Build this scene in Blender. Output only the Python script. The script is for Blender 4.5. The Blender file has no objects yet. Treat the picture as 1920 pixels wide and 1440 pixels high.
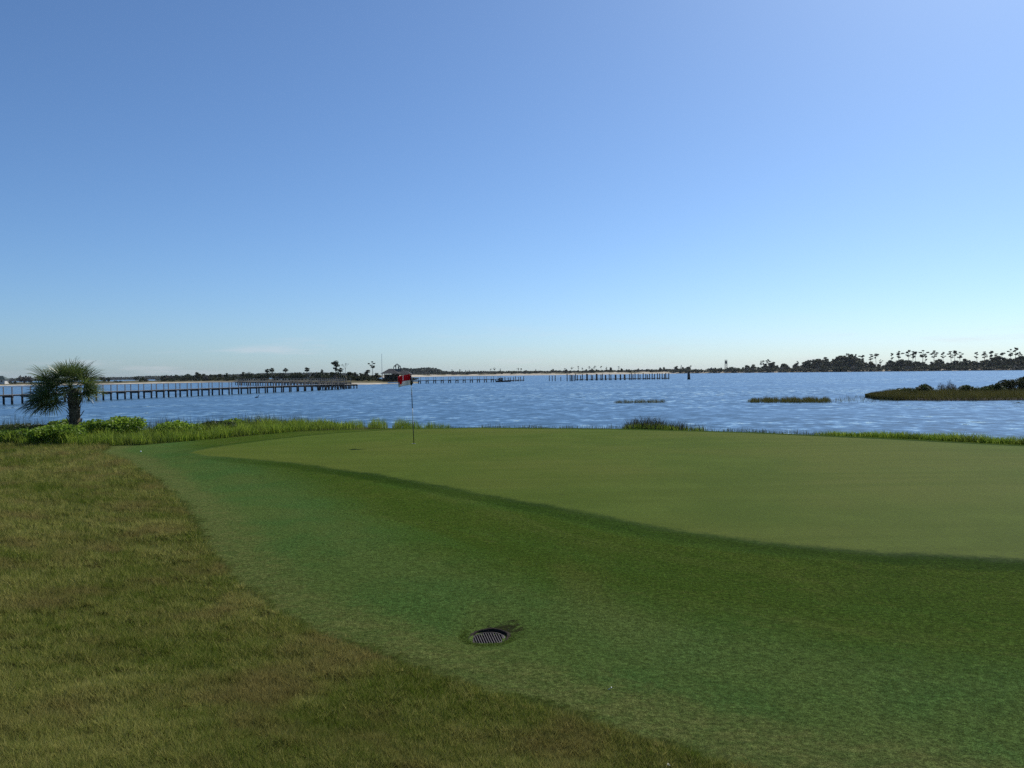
import bpy, bmesh, math, random
import numpy as np
from mathutils import Matrix, Vector, Euler

random.seed(7)
RNG = np.random.default_rng(7)
scene = bpy.context.scene
COL = scene.collection

# ------------------------------------------------------------------ camera
CAM_H = 3.2                       # above the water (z = 0)
FPX = 1500.0                      # focal length in pixels of a 1920 x 1440 frame
PITCH, ROLL = 0.0132, -0.0139
cam_data = bpy.data.cameras.new('camera')
cam = bpy.data.objects.new('camera', cam_data)
COL.objects.link(cam)
cam_data.sensor_width = 36.0
cam_data.lens = 36.0 * FPX / 1920.0
cam_data.clip_start = 0.1
cam_data.clip_end = 40000.0
CAM_R = Matrix.Rotation(math.pi / 2 - PITCH, 3, 'X') @ Matrix.Rotation(ROLL, 3, 'Z')
cam.matrix_world = Matrix.Translation((0, 0, CAM_H)) @ CAM_R.to_4x4()
scene.camera = cam

# ------------------------------------------------------------------ sky and sun
SUN_AZ, SUN_EL = math.radians(38), math.radians(44)     # azimuth to the right of the view direction (+Y)
world = bpy.data.worlds.new('World')
scene.world = world
world.use_nodes = True
wn, wl = world.node_tree.nodes, world.node_tree.links
wn.clear()
sky = wn.new('ShaderNodeTexSky')
sky.sky_type = 'NISHITA'
sky.sun_disc = False
sky.sun_elevation = SUN_EL
sky.sun_rotation = SUN_AZ
sky.altitude = 0.0
sky.air_density = 0.8
sky.dust_density = 0.7
sky.ozone_density = 6.0
bg = wn.new('ShaderNodeBackground')
bg.inputs['Strength'].default_value = 0.11
wout = wn.new('ShaderNodeOutputWorld')
wtint = wn.new('ShaderNodeVectorMath')            # the camera's cool white balance, over the whole sky alike
wtint.operation = 'MULTIPLY'
wtint.inputs[1].default_value = (0.86, 1.01, 1.10)
wl.new(sky.outputs[0], wtint.inputs[0])
wco = wn.new('ShaderNodeTexCoord')
wmap = wn.new('ShaderNodeMapping'); wmap.inputs['Scale'].default_value = (3.0, 3.0, 26.0); wmap.inputs['Location'].default_value = (0.7, 0.4, 0.0)
wnoi = wn.new('ShaderNodeTexNoise'); wnoi.inputs['Scale'].default_value = 2.2; wnoi.inputs['Detail'].default_value = 5.0; wnoi.inputs['Roughness'].default_value = 0.6
wcl = wn.new('ShaderNodeMapRange'); wcl.interpolation_type = 'SMOOTHSTEP'
for k, v in zip(('From Min', 'From Max', 'To Min', 'To Max'), (0.52, 0.78, 0.0, 0.45)): wcl.inputs[k].default_value = v
wsep = wn.new('ShaderNodeSeparateXYZ')
wlow = wn.new('ShaderNodeMapRange'); wlow.interpolation_type = 'SMOOTHSTEP'
for k, v in zip(('From Min', 'From Max', 'To Min', 'To Max'), (0.015, 0.075, 1.0, 0.0)): wlow.inputs[k].default_value = v
wfac = wn.new('ShaderNodeMath'); wfac.operation = 'MULTIPLY'
wmix = wn.new('ShaderNodeMix'); wmix.data_type = 'RGBA'
wmix.inputs[7].default_value = (6.4, 6.3, 7.0, 1)
wl.new(wco.outputs['Generated'], wmap.inputs[0]); wl.new(wmap.outputs[0], wnoi.inputs['Vector'])
wl.new(wnoi.outputs[0], wcl.inputs[0]); wl.new(wco.outputs['Generated'], wsep.inputs[0]); wl.new(wsep.outputs[2], wlow.inputs[0])
wl.new(wcl.outputs[0], wfac.inputs[0]); wl.new(wlow.outputs[0], wfac.inputs[1])
wl.new(wfac.outputs[0], wmix.inputs[0]); wl.new(wtint.outputs[0], wmix.inputs[6])
wl.new(wmix.outputs[2], bg.inputs[0])
wl.new(bg.outputs[0], wout.inputs[0])

sun_data = bpy.data.lights.new('sun', 'SUN')
sun_data.energy = 4.8
sun_data.angle = math.radians(0.53)
sun_data.color = (1.0, 0.955, 0.88)
sun = bpy.data.objects.new('sun', sun_data)
COL.objects.link(sun)
sun_dir = Vector((math.sin(SUN_AZ) * math.cos(SUN_EL), math.cos(SUN_AZ) * math.cos(SUN_EL), math.sin(SUN_EL)))
sun.rotation_euler = sun_dir.to_track_quat('Z', 'Y').to_euler()
sun.location = (60, 60, 80)

scene.view_settings.view_transform = 'Standard'
scene.view_settings.look = 'None'
scene.view_settings.exposure = 0.0
scene.view_settings.gamma = 1.0
scene.view_settings.use_curve_mapping = False
scene.cycles.max_bounces = 6
scene.cycles.transparent_max_bounces = 6
scene.cycles.use_denoising = False
scene.cycles.adaptive_threshold = 0.005
scene.cycles.sample_clamp_indirect = 2.0


# ------------------------------------------------------------------ pixels to places
def ray(px, py):
    return CAM_R @ Vector(((px - 960) / FPX, (720 - py) / FPX, -1.0))


def ground(px, py, z=0.0):
    d = ray(px, py)
    t = (z - CAM_H) / d.z
    return Vector((d.x * t, d.y * t, z))


def at_depth(px, py, y):
    d = ray(px, py)
    t = y / d.y
    return Vector((d.x * t, y, CAM_H + d.z * t))


# ------------------------------------------------------------------ object helpers
def link(o, parent=None):
    COL.objects.link(o)
    if parent is not None:
        o.parent = parent
    return o


def tag(o, label=None, cat=None, group=None, kind=None):
    if label: o['label'] = label
    if cat: o['category'] = cat
    if group: o['group'] = group
    if kind: o['kind'] = kind
    return o


def empty(name, loc, rz=0.0):
    e = bpy.data.objects.new(name, None)
    e.empty_display_size = 0.3
    e.location = loc
    e.rotation_euler = (0, 0, rz)
    return link(e)


def mesh_obj(name, me, mat=None, parent=None):
    o = bpy.data.objects.new(name, me)
    if mat is not None:
        ms = mat if isinstance(mat, (list, tuple)) else [mat]
        if len(me.materials) == 0:
            for m in ms:
                me.materials.append(m)
    return link(o, parent)


def np_mesh(name, verts, tris, attrs=None, smooth=False):
    me = bpy.data.meshes.new(name)
    verts = np.asarray(verts, dtype=np.float32)
    tris = np.asarray(tris, dtype=np.int32)
    k = tris.shape[1]
    me.vertices.add(len(verts))
    me.vertices.foreach_set('co', verts.ravel())
    me.loops.add(tris.size)
    me.loops.foreach_set('vertex_index', tris.ravel())
    me.polygons.add(len(tris))
    me.polygons.foreach_set('loop_start', np.arange(0, tris.size, k, dtype=np.int32))
    if smooth:
        me.polygons.foreach_set('use_smooth', np.ones(len(tris), dtype=bool))
    for an, av in (attrs or {}).items():
        a = me.attributes.new(an, 'FLOAT', 'POINT')
        a.data.foreach_set('value', np.asarray(av, dtype=np.float32))
    me.update(calc_edges=True)
    return me


class MB:
    """collects boxes, tubes and faces into one mesh"""
    def __init__(self):
        self.v, self.f, self.m = [], [], []

    def add(self, vs, fs, mi=0):
        b = len(self.v)
        self.v += [tuple(x) for x in vs]
        self.f += [tuple(b + i for i in q) for q in fs]
        self.m += [mi] * len(fs)

    def box(self, c, s, mi=0, rz=0.0, mat=None):
        x, y, z = s[0] / 2, s[1] / 2, s[2] / 2
        vs = [Vector((i, j, k)) for i in (-x, x) for j in (-y, y) for k in (-z, z)]
        R = mat if mat is not None else Matrix.Rotation(rz, 3, 'Z')
        vs = [R @ p + Vector(c) for p in vs]
        self.add(vs, [(0, 1, 3, 2), (4, 6, 7, 5), (0, 4, 5, 1), (2, 3, 7, 6), (0, 2, 6, 4), (1, 5, 7, 3)], mi)

    def beam(self, a, b, w, h, mi=0):
        a, b = Vector(a), Vector(b)
        d = (b - a)
        L = d.length
        if L < 1e-6: return
        d.normalize()
        up = Vector((0, 0, 1)) if abs(d.z) < 0.98 else Vector((0, 1, 0))
        s = d.cross(up).normalized()
        u = s.cross(d)
        R = Matrix((d, s, u)).transposed()
        self.box((a + b) / 2, (L, w, h), mi, mat=R)

    def tube(self, pts, rad, n=6, mi=0, cap=True):
        pts = [Vector(p) for p in pts]
        rad = rad if isinstance(rad, (list, tuple)) else [rad] * len(pts)
        rings = []
        for i, p in enumerate(pts):
            d = (pts[min(i + 1, len(pts) - 1)] - pts[max(i - 1, 0)]).normalized()
            up = Vector((0, 0, 1)) if abs(d.z) < 0.9 else Vector((1, 0, 0))
            s = d.cross(up).normalized()
            u = s.cross(d)
            rings.append([p + (s * math.cos(2 * math.pi * k / n) + u * math.sin(2 * math.pi * k / n)) * rad[i] for k in range(n)])
        vs = [q for r in rings for q in r]
        fs = []
        for i in range(len(pts) - 1):
            for k in range(n):
                fs.append((i * n + k, i * n + (k + 1) % n, (i + 1) * n + (k + 1) % n, (i + 1) * n + k))
        if cap:
            fs.append(tuple(reversed(range(n))))
            fs.append(tuple(range((len(pts) - 1) * n, len(pts) * n)))
        self.add(vs, fs, mi)

    def mesh(self, name, smooth=False):
        me = bpy.data.meshes.new(name)
        me.from_pydata(self.v, [], self.f)
        if any(self.m):
            me.polygons.foreach_set('material_index', self.m)
        if smooth:
            me.polygons.foreach_set('use_smooth', [True] * len(self.f))
        me.update()
        return me

    def build(self, name, mat=None, parent=None, smooth=False):
        return mesh_obj(name, self.mesh(name, smooth), mat, parent)


# ------------------------------------------------------------------ material helpers
class NT:
    def __init__(self, name):
        self.mat = bpy.data.materials.new(name)
        self.mat.use_nodes = True
        self.t = self.mat.node_tree
        self.t.nodes.clear()
        self.out = self.t.nodes.new('ShaderNodeOutputMaterial')

    def n(self, typ, **kw):
        nd = self.t.nodes.new(typ)
        for k, v in kw.items():
            if k.startswith('i_'):
                nd.inputs[k[2:].replace('_', ' ')].default_value = v
            else:
                setattr(nd, k, v)
        return nd

    def l(self, a, b):
        self.t.links.new(a, b)

    def val(self, x, sock):
        if isinstance(x, (int, float)):
            sock.default_value = x
        elif isinstance(x, (tuple, list)):
            sock.default_value = tuple(x) if len(x) == 4 or len(sock.default_value) == 3 else tuple(x) + (1.0,)
        else:
            self.l(x, sock)

    def math(self, op, a, b=0.0, clamp=False):
        m = self.n('ShaderNodeMath', operation=op, use_clamp=clamp)
        self.val(a, m.inputs[0]); self.val(b, m.inputs[1])
        return m.outputs[0]

    def ss(self, x, lo, hi, a=0.0, b=1.0):
        m = self.n('ShaderNodeMapRange', interpolation_type='SMOOTHSTEP')
        self.val(x, m.inputs['Value'])
        for k, v in zip(('From Min', 'From Max', 'To Min', 'To Max'), (lo, hi, a, b)):
            m.inputs[k].default_value = v
        return m.outputs[0]

    def mix(self, f, a, b, mode='MIX'):
        m = self.n('ShaderNodeMix', data_type='RGBA', blend_type=mode)
        self.val(f, m.inputs[0]); self.val(a, m.inputs[6]); self.val(b, m.inputs[7])
        return m.outputs[2]

    def noise(self, vec, scale, detail=3.0, rough=0.55, dist=0.0):
        m = self.n('ShaderNodeTexNoise')
        if vec is not None: self.l(vec, m.inputs['Vector'])
        m.inputs['Scale'].default_value = scale
        m.inputs['Detail'].default_value = detail
        m.inputs['Roughness'].default_value = rough
        m.inputs['Distortion'].default_value = dist
        return m.outputs[0]

    def mapping(self, vec, scale=(1, 1, 1), rot=(0, 0, 0), loc=(0, 0, 0)):
        m = self.n('ShaderNodeMapping')
        self.l(vec, m.inputs[0])
        m.inputs['Scale'].default_value = scale
        m.inputs['Rotation'].default_value = rot
        m.inputs['Location'].default_value = loc
        return m.outputs[0]

    def pos(self):
        return self.n('ShaderNodeNewGeometry').outputs['Position']

    def objco(self):
        return self.n('ShaderNodeTexCoord').outputs['Object']

    def attr(self, name):
        return self.n('ShaderNodeAttribute', attribute_name=name).outputs['Fac']

    def bsdf(self, color, rough=0.8, spec=0.3, normal=None, metal=0.0):
        b = self.n('ShaderNodeBsdfPrincipled')
        self.val(color, b.inputs['Base Color'])
        self.val(rough, b.inputs['Roughness'])
        b.inputs['Specular IOR Level'].default_value = spec
        b.inputs['Metallic'].default_value = metal
        if normal is not None: self.l(normal, b.inputs['Normal'])
        self.l(b.outputs[0], self.out.inputs[0])
        return b

    def bump(self, h, strength=0.3, dist=0.02, normal=None):
        b = self.n('ShaderNodeBump')
        b.inputs['Strength'].default_value = strength
        b.inputs['Distance'].default_value = dist
        self.l(h, b.inputs['Height'])
        if normal is not None: self.l(normal, b.inputs['Normal'])
        return b.outputs[0]


def mat_plain(name, col, rough=0.75, spec=0.25, var=0.25, scale=3.0, metal=0.0):
    t = NT(name)
    p = t.objco()
    f = t.noise(p, scale, 4.0)
    c = t.mix(t.ss(f, 0.3, 0.7), tuple(x * (1 - var) for x in col), tuple(min(1, x * (1 + var)) for x in col))
    t.bsdf(c, rough, spec, metal=metal, normal=t.bump(t.noise(p, scale * 6, 3.0), 0.25, 0.01))
    return t.mat


def mat_wood(name, col, col2, wet=None):
    """weathered timber; posts darken where water wets them (wet = colour below 0.5 m of world height)"""
    t = NT(name)
    p = t.objco()
    g = t.noise(t.mapping(p, (9, 9, 1.2)), 2.0, 4.0, 0.6)
    c = t.mix(t.ss(g, 0.3, 0.72), col, col2)
    if wet:
        z = t.n('ShaderNodeSeparateXYZ')
        t.l(t.pos(), z.inputs[0])
        c = t.mix(t.ss(z.outputs[2], 0.25, 0.65, 1.0, 0.0), c, wet)
    t.bsdf(c, 0.85, 0.2, normal=t.bump(g, 0.4, 0.02))
    return t.mat


def mat_leaf(name, ca, cb, trans=0.35, rough=0.6, spec=0.3, tipcol=None, patch=None):
    """leaf or blade: colour between ca and cb by the 'tint' attribute, light passes through"""
    t = NT(name)
    tint = t.attr('tint')
    c = t.mix(tint, ca, cb)
    if patch:
        f = t.noise(t.pos(), patch[1], 3.0)
        c = t.mix(t.ss(f, 0.44, 0.70, 0.0, 0.6), c, patch[0])
    if tipcol:
        c = t.mix(t.ss(t.attr('tip'), 0.45, 1.0), c, tipcol)
    b = t.n('ShaderNodeBsdfPrincipled')
    t.l(c, b.inputs['Base Color'])
    b.inputs['Roughness'].default_value = rough
    b.inputs['Specular IOR Level'].default_value = spec
    tr = t.n('ShaderNodeBsdfTranslucent')
    t.l(c, tr.inputs[0])
    m = t.n('ShaderNodeMixShader')
    m.inputs[0].default_value = trans
    t.l(b.outputs[0], m.inputs[1]); t.l(tr.outputs[0], m.inputs[2])
    t.l(m.outputs[0], t.out.inputs[0])
    return t.mat


# ------------------------------------------------------------------ near ground: outlines of the cuts
def poly(pts, z):
    return np.array([[ground(x, y, z).x, ground(x, y, z).y] for x, y in pts])


ROUGH_LINE = poly([(228, 822), (205, 838), (188, 848), (240, 866), (300, 902), (345, 945), (372, 990), (402, 1035),
                   (450, 1090), (520, 1140), (600, 1182), (700, 1220), (800, 1255), (1000, 1312), (1150, 1358),
                   (1300, 1405), (1500, 1455), (1900, 1530), (2900, 1650)], 0.97)
ROUGH_POLY = np.vstack([ROUGH_LINE, [[40, -40], [-120, -40], [-120, 60], [-14.2, 60]]])
GREEN_POLY = poly([(352, 850), (400, 856), (470, 861), (560, 868), (700, 888), (860, 917), (960, 937), (1060, 955),
                   (1180, 978), (1300, 999), (1450, 1017), (1600, 1030), (1920, 1047), (2500, 1075),
                   (2500, 862), (1920, 836), (1560, 819), (1400, 811), (1150, 806), (900, 803), (740, 806),
                   (620, 813), (520, 823), (430, 835), (372, 845)], 1.06)
BANK_LINE = poly([(-700, 838), (-300, 833), (0, 830), (150, 832), (270, 829), (420, 816), (560, 804), (660, 801),
                  (900, 799.5), (1150, 802.5), (1400, 807.5), (1560, 814.5), (1920, 831), (2300, 848), (3200, 885)], 1.05)
BANK_POLY = np.vstack([BANK_LINE, [[120, 16], [120, 160], [-160, 160], [-160, BANK_LINE[0, 1]]]])
DRAIN = ground(915, 1188, 0.94)


def seg_dist(P, L):
    d = np.full(len(P), 1e9)
    for a, b in zip(L[:-1], L[1:]):
        ab = b - a
        t = np.clip(((P - a) @ ab) / (ab @ ab), 0, 1)
        q = a + t[:, None] * ab
        d = np.minimum(d, np.hypot(P[:, 0] - q[:, 0], P[:, 1] - q[:, 1]))
    return d


def inside(P, poly_):
    c = np.zeros(len(P), dtype=bool)
    x, y = P[:, 0], P[:, 1]
    n = len(poly_)
    for i in range(n):
        x1, y1 = poly_[i]; x2, y2 = poly_[(i + 1) % n]
        if y1 == y2: continue
        cond = ((y1 > y) != (y2 > y)) & (x < (x2 - x1) * (y - y1) / (y2 - y1) + x1)
        c ^= cond
    return c


def sstep(t):
    t = np.clip(t, 0, 1)
    return t * t * (3 - 2 * t)


def fields(P):
    sr = seg_dist(P, ROUGH_LINE) * np.where(inside(P, ROUGH_POLY), 1, -1)
    sg = seg_dist(P, np.vstack([GREEN_POLY, GREEN_POLY[:1]])) * np.where(inside(P, GREEN_POLY), -1, 1)
    sb = seg_dist(P, BANK_LINE) * np.where(inside(P, BANK_POLY), 1, -1)
    return sr, sg, sb


def vnoise(x, y, s, seed=0):
    """smooth value noise in numpy"""
    rs = np.random.RandomState(seed)
    tab = rs.rand(64, 64)
    u, v = x / s, y / s
    i, j = np.floor(u).astype(int), np.floor(v).astype(int)
    fu, fv = sstep(u - i), sstep(v - j)
    g = lambda a, b: tab[a % 64, b % 64]
    return (g(i, j) * (1 - fu) + g(i + 1, j) * fu) * (1 - fv) + (g(i, j + 1) * (1 - fu) + g(i + 1, j + 1) * fu) * fv


def height(P, F=None):
    P = np.asarray(P, dtype=float)
    sr, sg, sb = F if F is not None else fields(P)
    x, y = P[:, 0], P[:, 1]
    z = 0.945 + 0.125 * (1 - sstep((sg + 0.4) / 3.4))
    z += 0.62 * sstep(sr / 5.2) * (1 - 0.86 * sstep((y - 7) / 15))
    z += 0.045 * (vnoise(x, y, 4.5, 3) - 0.5) * sstep((sg + 2) / 3) + 0.03 * (vnoise(x, y, 11.0, 5) - 0.5)
    z += np.where(sr > 0, 0.035 * (vnoise(x, y, 0.5, 8) - 0.5) + 0.040 * (vnoise(x, y, 0.17, 9) - 0.5), 0) * sstep(sr / 0.4)
    dd = np.hypot(x - DRAIN.x, y - DRAIN.y)
    z -= 0.055 * np.exp(-(dd / 0.42) ** 2)
    lf = sstep((-x - 2) / 9)                  # the left bank keeps its height before it drops
    z = z - (z + 0.7) * sstep((sb - 3.0 * lf) / 6.4)
    return z


def hz(x, y):
    return float(height(np.array([[x, y]]))[0])


def on_ground(px, py):
    """where the pixel's ray meets the near ground"""
    z = 1.0
    for _ in range(12):
        p = ground(px, py, z)
        z = 0.5 * z + 0.5 * hz(p.x, p.y)
    p = ground(px, py, z)
    return Vector((p.x, p.y, hz(p.x, p.y)))


def graded(a, b, fa, fb, fine, coarse, grow=1.06):
    xs = list(np.arange(fa, fb + 1e-6, fine))
    s, x = fine, xs[-1]
    while x < b:
        s = min(coarse, s * grow); x += s; xs.append(x)
    s, x, lo = fine, xs[0], []
    while x > a:
        s = min(coarse, s * grow); x -= s; lo.append(x)
    return np.array(lo[::-1] + xs)


def build_ground():
    XS = graded(-60, 60, -7.0, 7.0, 0.085, 0.5, 1.012)
    YS = graded(-12, 62, 2.6, 13.0, 0.075, 0.5, 1.018)
    X, Y = np.meshgrid(XS, YS)
    P = np.stack([X.ravel(), Y.ravel()], 1)
    F = fields(P)
    Z = height(P, F)
    nx, ny = len(XS), len(YS)
    i, j = np.meshgrid(np.arange(nx - 1), np.arange(ny - 1))
    a = (j * nx + i).ravel()
    quads = np.stack([a, a + 1, a + nx + 1, a + nx], 1)
    sr, sg, sb = [f[quads].mean(1) for f in F]
    cx, cy = P[quads][:, :, 0].mean(1), P[quads][:, :, 1].mean(1)
    dd = np.hypot(cx - DRAIN.x, cy - DRAIN.y)
    keep = (dd > 0.155) & (sb < 14)
    reg = np.full(len(quads), 2)                # fairway
    reg[sg < 0.58] = 1                          # collar
    reg[sg < 0] = 0                             # putting green
    reg[sr > 0] = 3
    reg[sb > 0] = 4
    names = ['putting_green', 'green_collar', 'fairway', 'rough', 'shore_bank']
    for r, nm in enumerate(names):
        q = quads[keep & (reg == r)]
        used, inv = np.unique(q, return_inverse=True)
        me = np_mesh(nm, np.stack([P[used, 0], P[used, 1], Z[used]], 1), inv.reshape(-1, 4),
                     {'sr': F[0][used], 'sg': F[1][used], 'sb': F[2][used]}, smooth=True)
        o = mesh_obj(nm, me, M['turf'])
        tag(o, kind='structure')


# ------------------------------------------------------------------ materials
M = {}


def turf_material():
    t = NT('turf')
    p = t.pos()
    sr, sg, sb = t.attr('sr'), t.attr('sg'), t.attr('sb')
    wob = t.math('MULTIPLY', t.math('SUBTRACT', t.noise(p, 1.3, 3.0), 0.5), 0.55)
    wob2 = t.math('MULTIPLY', t.math('SUBTRACT', t.noise(p, 9.0, 3.0, 0.65), 0.5), 0.55)
    w = t.math('ADD', wob, wob2)
    srw = t.math('ADD', sr, w)
    sgw = t.math('ADD', sg, t.math('MULTIPLY', w, 0.6))
    big = t.noise(p, 0.16, 3.0, 0.55)
    mid = t.noise(p, 0.7, 4.0, 0.6, 0.4)
    fin = t.noise(p, 26.0, 3.0, 0.7)
    vfin = t.noise(p, 120.0, 2.0, 0.7)

    def along(dist, kd, kx, seed):
        """mowing lines: noise drawn out along an edge, dist = distance from it"""
        sp = t.n('ShaderNodeSeparateXYZ'); t.l(p, sp.inputs[0])
        c = t.n('ShaderNodeCombineXYZ')
        t.l(t.math('MULTIPLY', dist, kd), c.inputs[0])
        t.l(t.math('MULTIPLY', sp.outputs[0], kx), c.inputs[1])
        t.l(t.math('ADD', t.math('MULTIPLY', sp.outputs[1], kx), seed), c.inputs[2])
        return t.noise(c.outputs[0], 1.0, 4.0, 0.62)
    # putting green, rolled and pale; roller passes and old ball marks
    gl = t.noise(t.mapping(p, (0.12, 1.6, 1), (0, 0, 0.35)), 1.0, 5.0, 0.65)
    g = t.mix(t.ss(mid, 0.35, 0.65), (0.067, 0.104, 0.0110), (0.083, 0.121, 0.0150))
    g = t.mix(t.ss(big, 0.40, 0.62), g, (0.094, 0.118, 0.0175))
    g = t.mix(t.ss(gl, 0.42, 0.62, 0.0, 0.55), g, (0.068, 0.100, 0.0100))
    vm = t.n('ShaderNodeTexVoronoi'); vm.inputs['Scale'].default_value = 0.9; t.l(p, vm.inputs['Vector'])
    g = t.mix(t.ss(vm.outputs['Distance'], 0.025, 0.06, 0.6, 0.0), g, (0.050, 0.058, 0.010))
    # collar, darker green, blended with the fairway colour in places
    c = t.mix(t.ss(mid, 0.3, 0.7), (0.019, 0.043, 0.0055), (0.027, 0.053, 0.0070))
    # fairway: green with worn straw patches, a pale band where the mower turns along the rough
    fw = t.mix(t.ss(mid, 0.3, 0.7), (0.043, 0.077, 0.0095), (0.056, 0.084, 0.0120))
    fw = t.mix(t.ss(big, 0.46, 0.62), fw, (0.042, 0.076, 0.010))
    m1 = along(sr, 1.3, 0.10, 0.0)
    fw = t.mix(t.ss(m1, 0.52, 0.72, 0.0, 0.38), fw, (0.086, 0.104, 0.024))
    mot = t.noise(t.mapping(p, (1.0, 1.5, 1), (0, 0, 0.3)), 4.5, 5.0, 0.72, 0.6)
    fw = t.mix(t.ss(mot, 0.50, 0.70, 0.0, 0.55), fw, (0.076, 0.094, 0.020))
    fw = t.mix(t.ss(mot, 0.46, 0.30, 0.0, 0.60), fw, (0.029, 0.057, 0.0065))
    fw = t.mix(t.ss(m1, 0.40, 0.30, 0.0, 0.30), fw, (0.028, 0.056, 0.0065))
    m2 = along(sg, 1.0, 0.14, 7.0)
    fw = t.mix(t.ss(m2, 0.52, 0.68, 0.0, 0.55), fw, (0.050, 0.100, 0.016))
    strw = t.noise(t.mapping(p, (0.55, 0.22, 1), (0, 0, 0.5)), 1.0, 4.0, 0.6)
    fw = t.mix(t.ss(strw, 0.55, 0.72, 0.0, 0.5), fw, (0.090, 0.096, 0.024))
    teal = t.math('MULTIPLY', t.ss(srw, -3.2, -1.6), t.ss(srw, -0.8, -0.3, 1.0, 0.0))
    fw = t.mix(t.math('MULTIPLY', teal, 0.66), fw, t.mix(t.ss(mid, 0.35, 0.65), (0.056, 0.114, 0.031), (0.074, 0.116, 0.032)))
    dry = t.math('MULTIPLY', t.ss(srw, -0.95, -0.35), t.ss(srw, -0.10, 0.10, 1.0, 0.0))
    fw = t.mix(t.math('MULTIPLY', dry, 0.75), fw, t.mix(t.ss(mot, 0.35, 0.65), (0.080, 0.110, 0.032), (0.116, 0.128, 0.042)))
    # rough: dark, with dormant brown patches
    rp = t.noise(p, 1.1, 5.0, 0.65, 0.5)
    r = t.mix(t.ss(rp, 0.38, 0.62), (0.024, 0.031, 0.006), (0.042, 0.038, 0.011))
    r = t.mix(t.ss(big, 0.5, 0.64, 0, 0.6), r, (0.034, 0.042, 0.010))
    # bank soil
    bk = t.mix(t.ss(mid, 0.3, 0.7), (0.045, 0.060, 0.018), (0.070, 0.062, 0.035))
    sx = t.n('ShaderNodeSeparateXYZ'); t.l(p, sx.inputs[0])                 # collar blends into the fairway colour towards the left tip
    colr = t.mix(t.math('ADD', t.ss(m2, 0.40, 0.64, 0.0, 0.3), t.ss(sx.outputs[0], -7.0, -2.0, 0.5, 0.0)), c, fw)
    col = t.mix(t.ss(sgw, -0.12, 0.12), g, colr)
    col = t.mix(t.ss(sgw, 0.42, 0.72), col, fw)
    col = t.mix(t.ss(srw, -0.16, 0.16), col, r)
    col = t.mix(t.ss(sb, 0.0, 0.4), col, bk)
    # blade-scale grain
    k = t.ss(t.math('ADD', t.math('MULTIPLY', fin, 0.5), t.math('MULTIPLY', vfin, 0.5)), 0.30, 0.70)
    amp = t.ss(sgw, -0.1, 0.3)
    kk = t.math('ADD', 1.0, t.math('MULTIPLY', t.math('SUBTRACT', t.math('MULTIPLY', k, 2.0), 1.0), t.math('ADD', 0.20, t.math('MULTIPLY', amp, 0.55))))
    cc = t.n('ShaderNodeVectorMath', operation='SCALE')
    t.l(col, cc.inputs[0]); t.l(kk, cc.inputs['Scale'])
    # wet black soil worn bare round the drain
    d = t.n('ShaderNodeVectorMath', operation='DISTANCE')
    t.l(t.mapping(p, (1, 1, 0), (0, 0, 0), (0, 0, 0)), d.inputs[0])
    d.inputs[1].default_value = (DRAIN.x + 0.14, DRAIN.y + 0.20, 0)
    soil = t.ss(t.math('ADD', d.outputs['Value'], t.math('MULTIPLY', t.math('SUBTRACT', t.noise(p, 11.0, 4.0, 0.7), 0.5), 0.62)), 0.09, 0.19, 1.0, 0.0)
    cf = t.mix(t.math('MULTIPLY', soil, 0.8), cc.outputs[0], (0.016, 0.012, 0.009))
    bs = t.bsdf(cf, 0.75, 0.0, normal=t.bump(k, 0.8, 0.014))
    t.l(t.ss(sgw, -0.1, 0.3, 0.135, 0.03), bs.inputs['Coat Weight'])       # even gloss of the leaf tips at low angles
    bs.inputs['Coat Roughness'].default_value = 0.7
    bs.inputs['Coat IOR'].default_value = 1.4
    M['turf'] = t.mat


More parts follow.
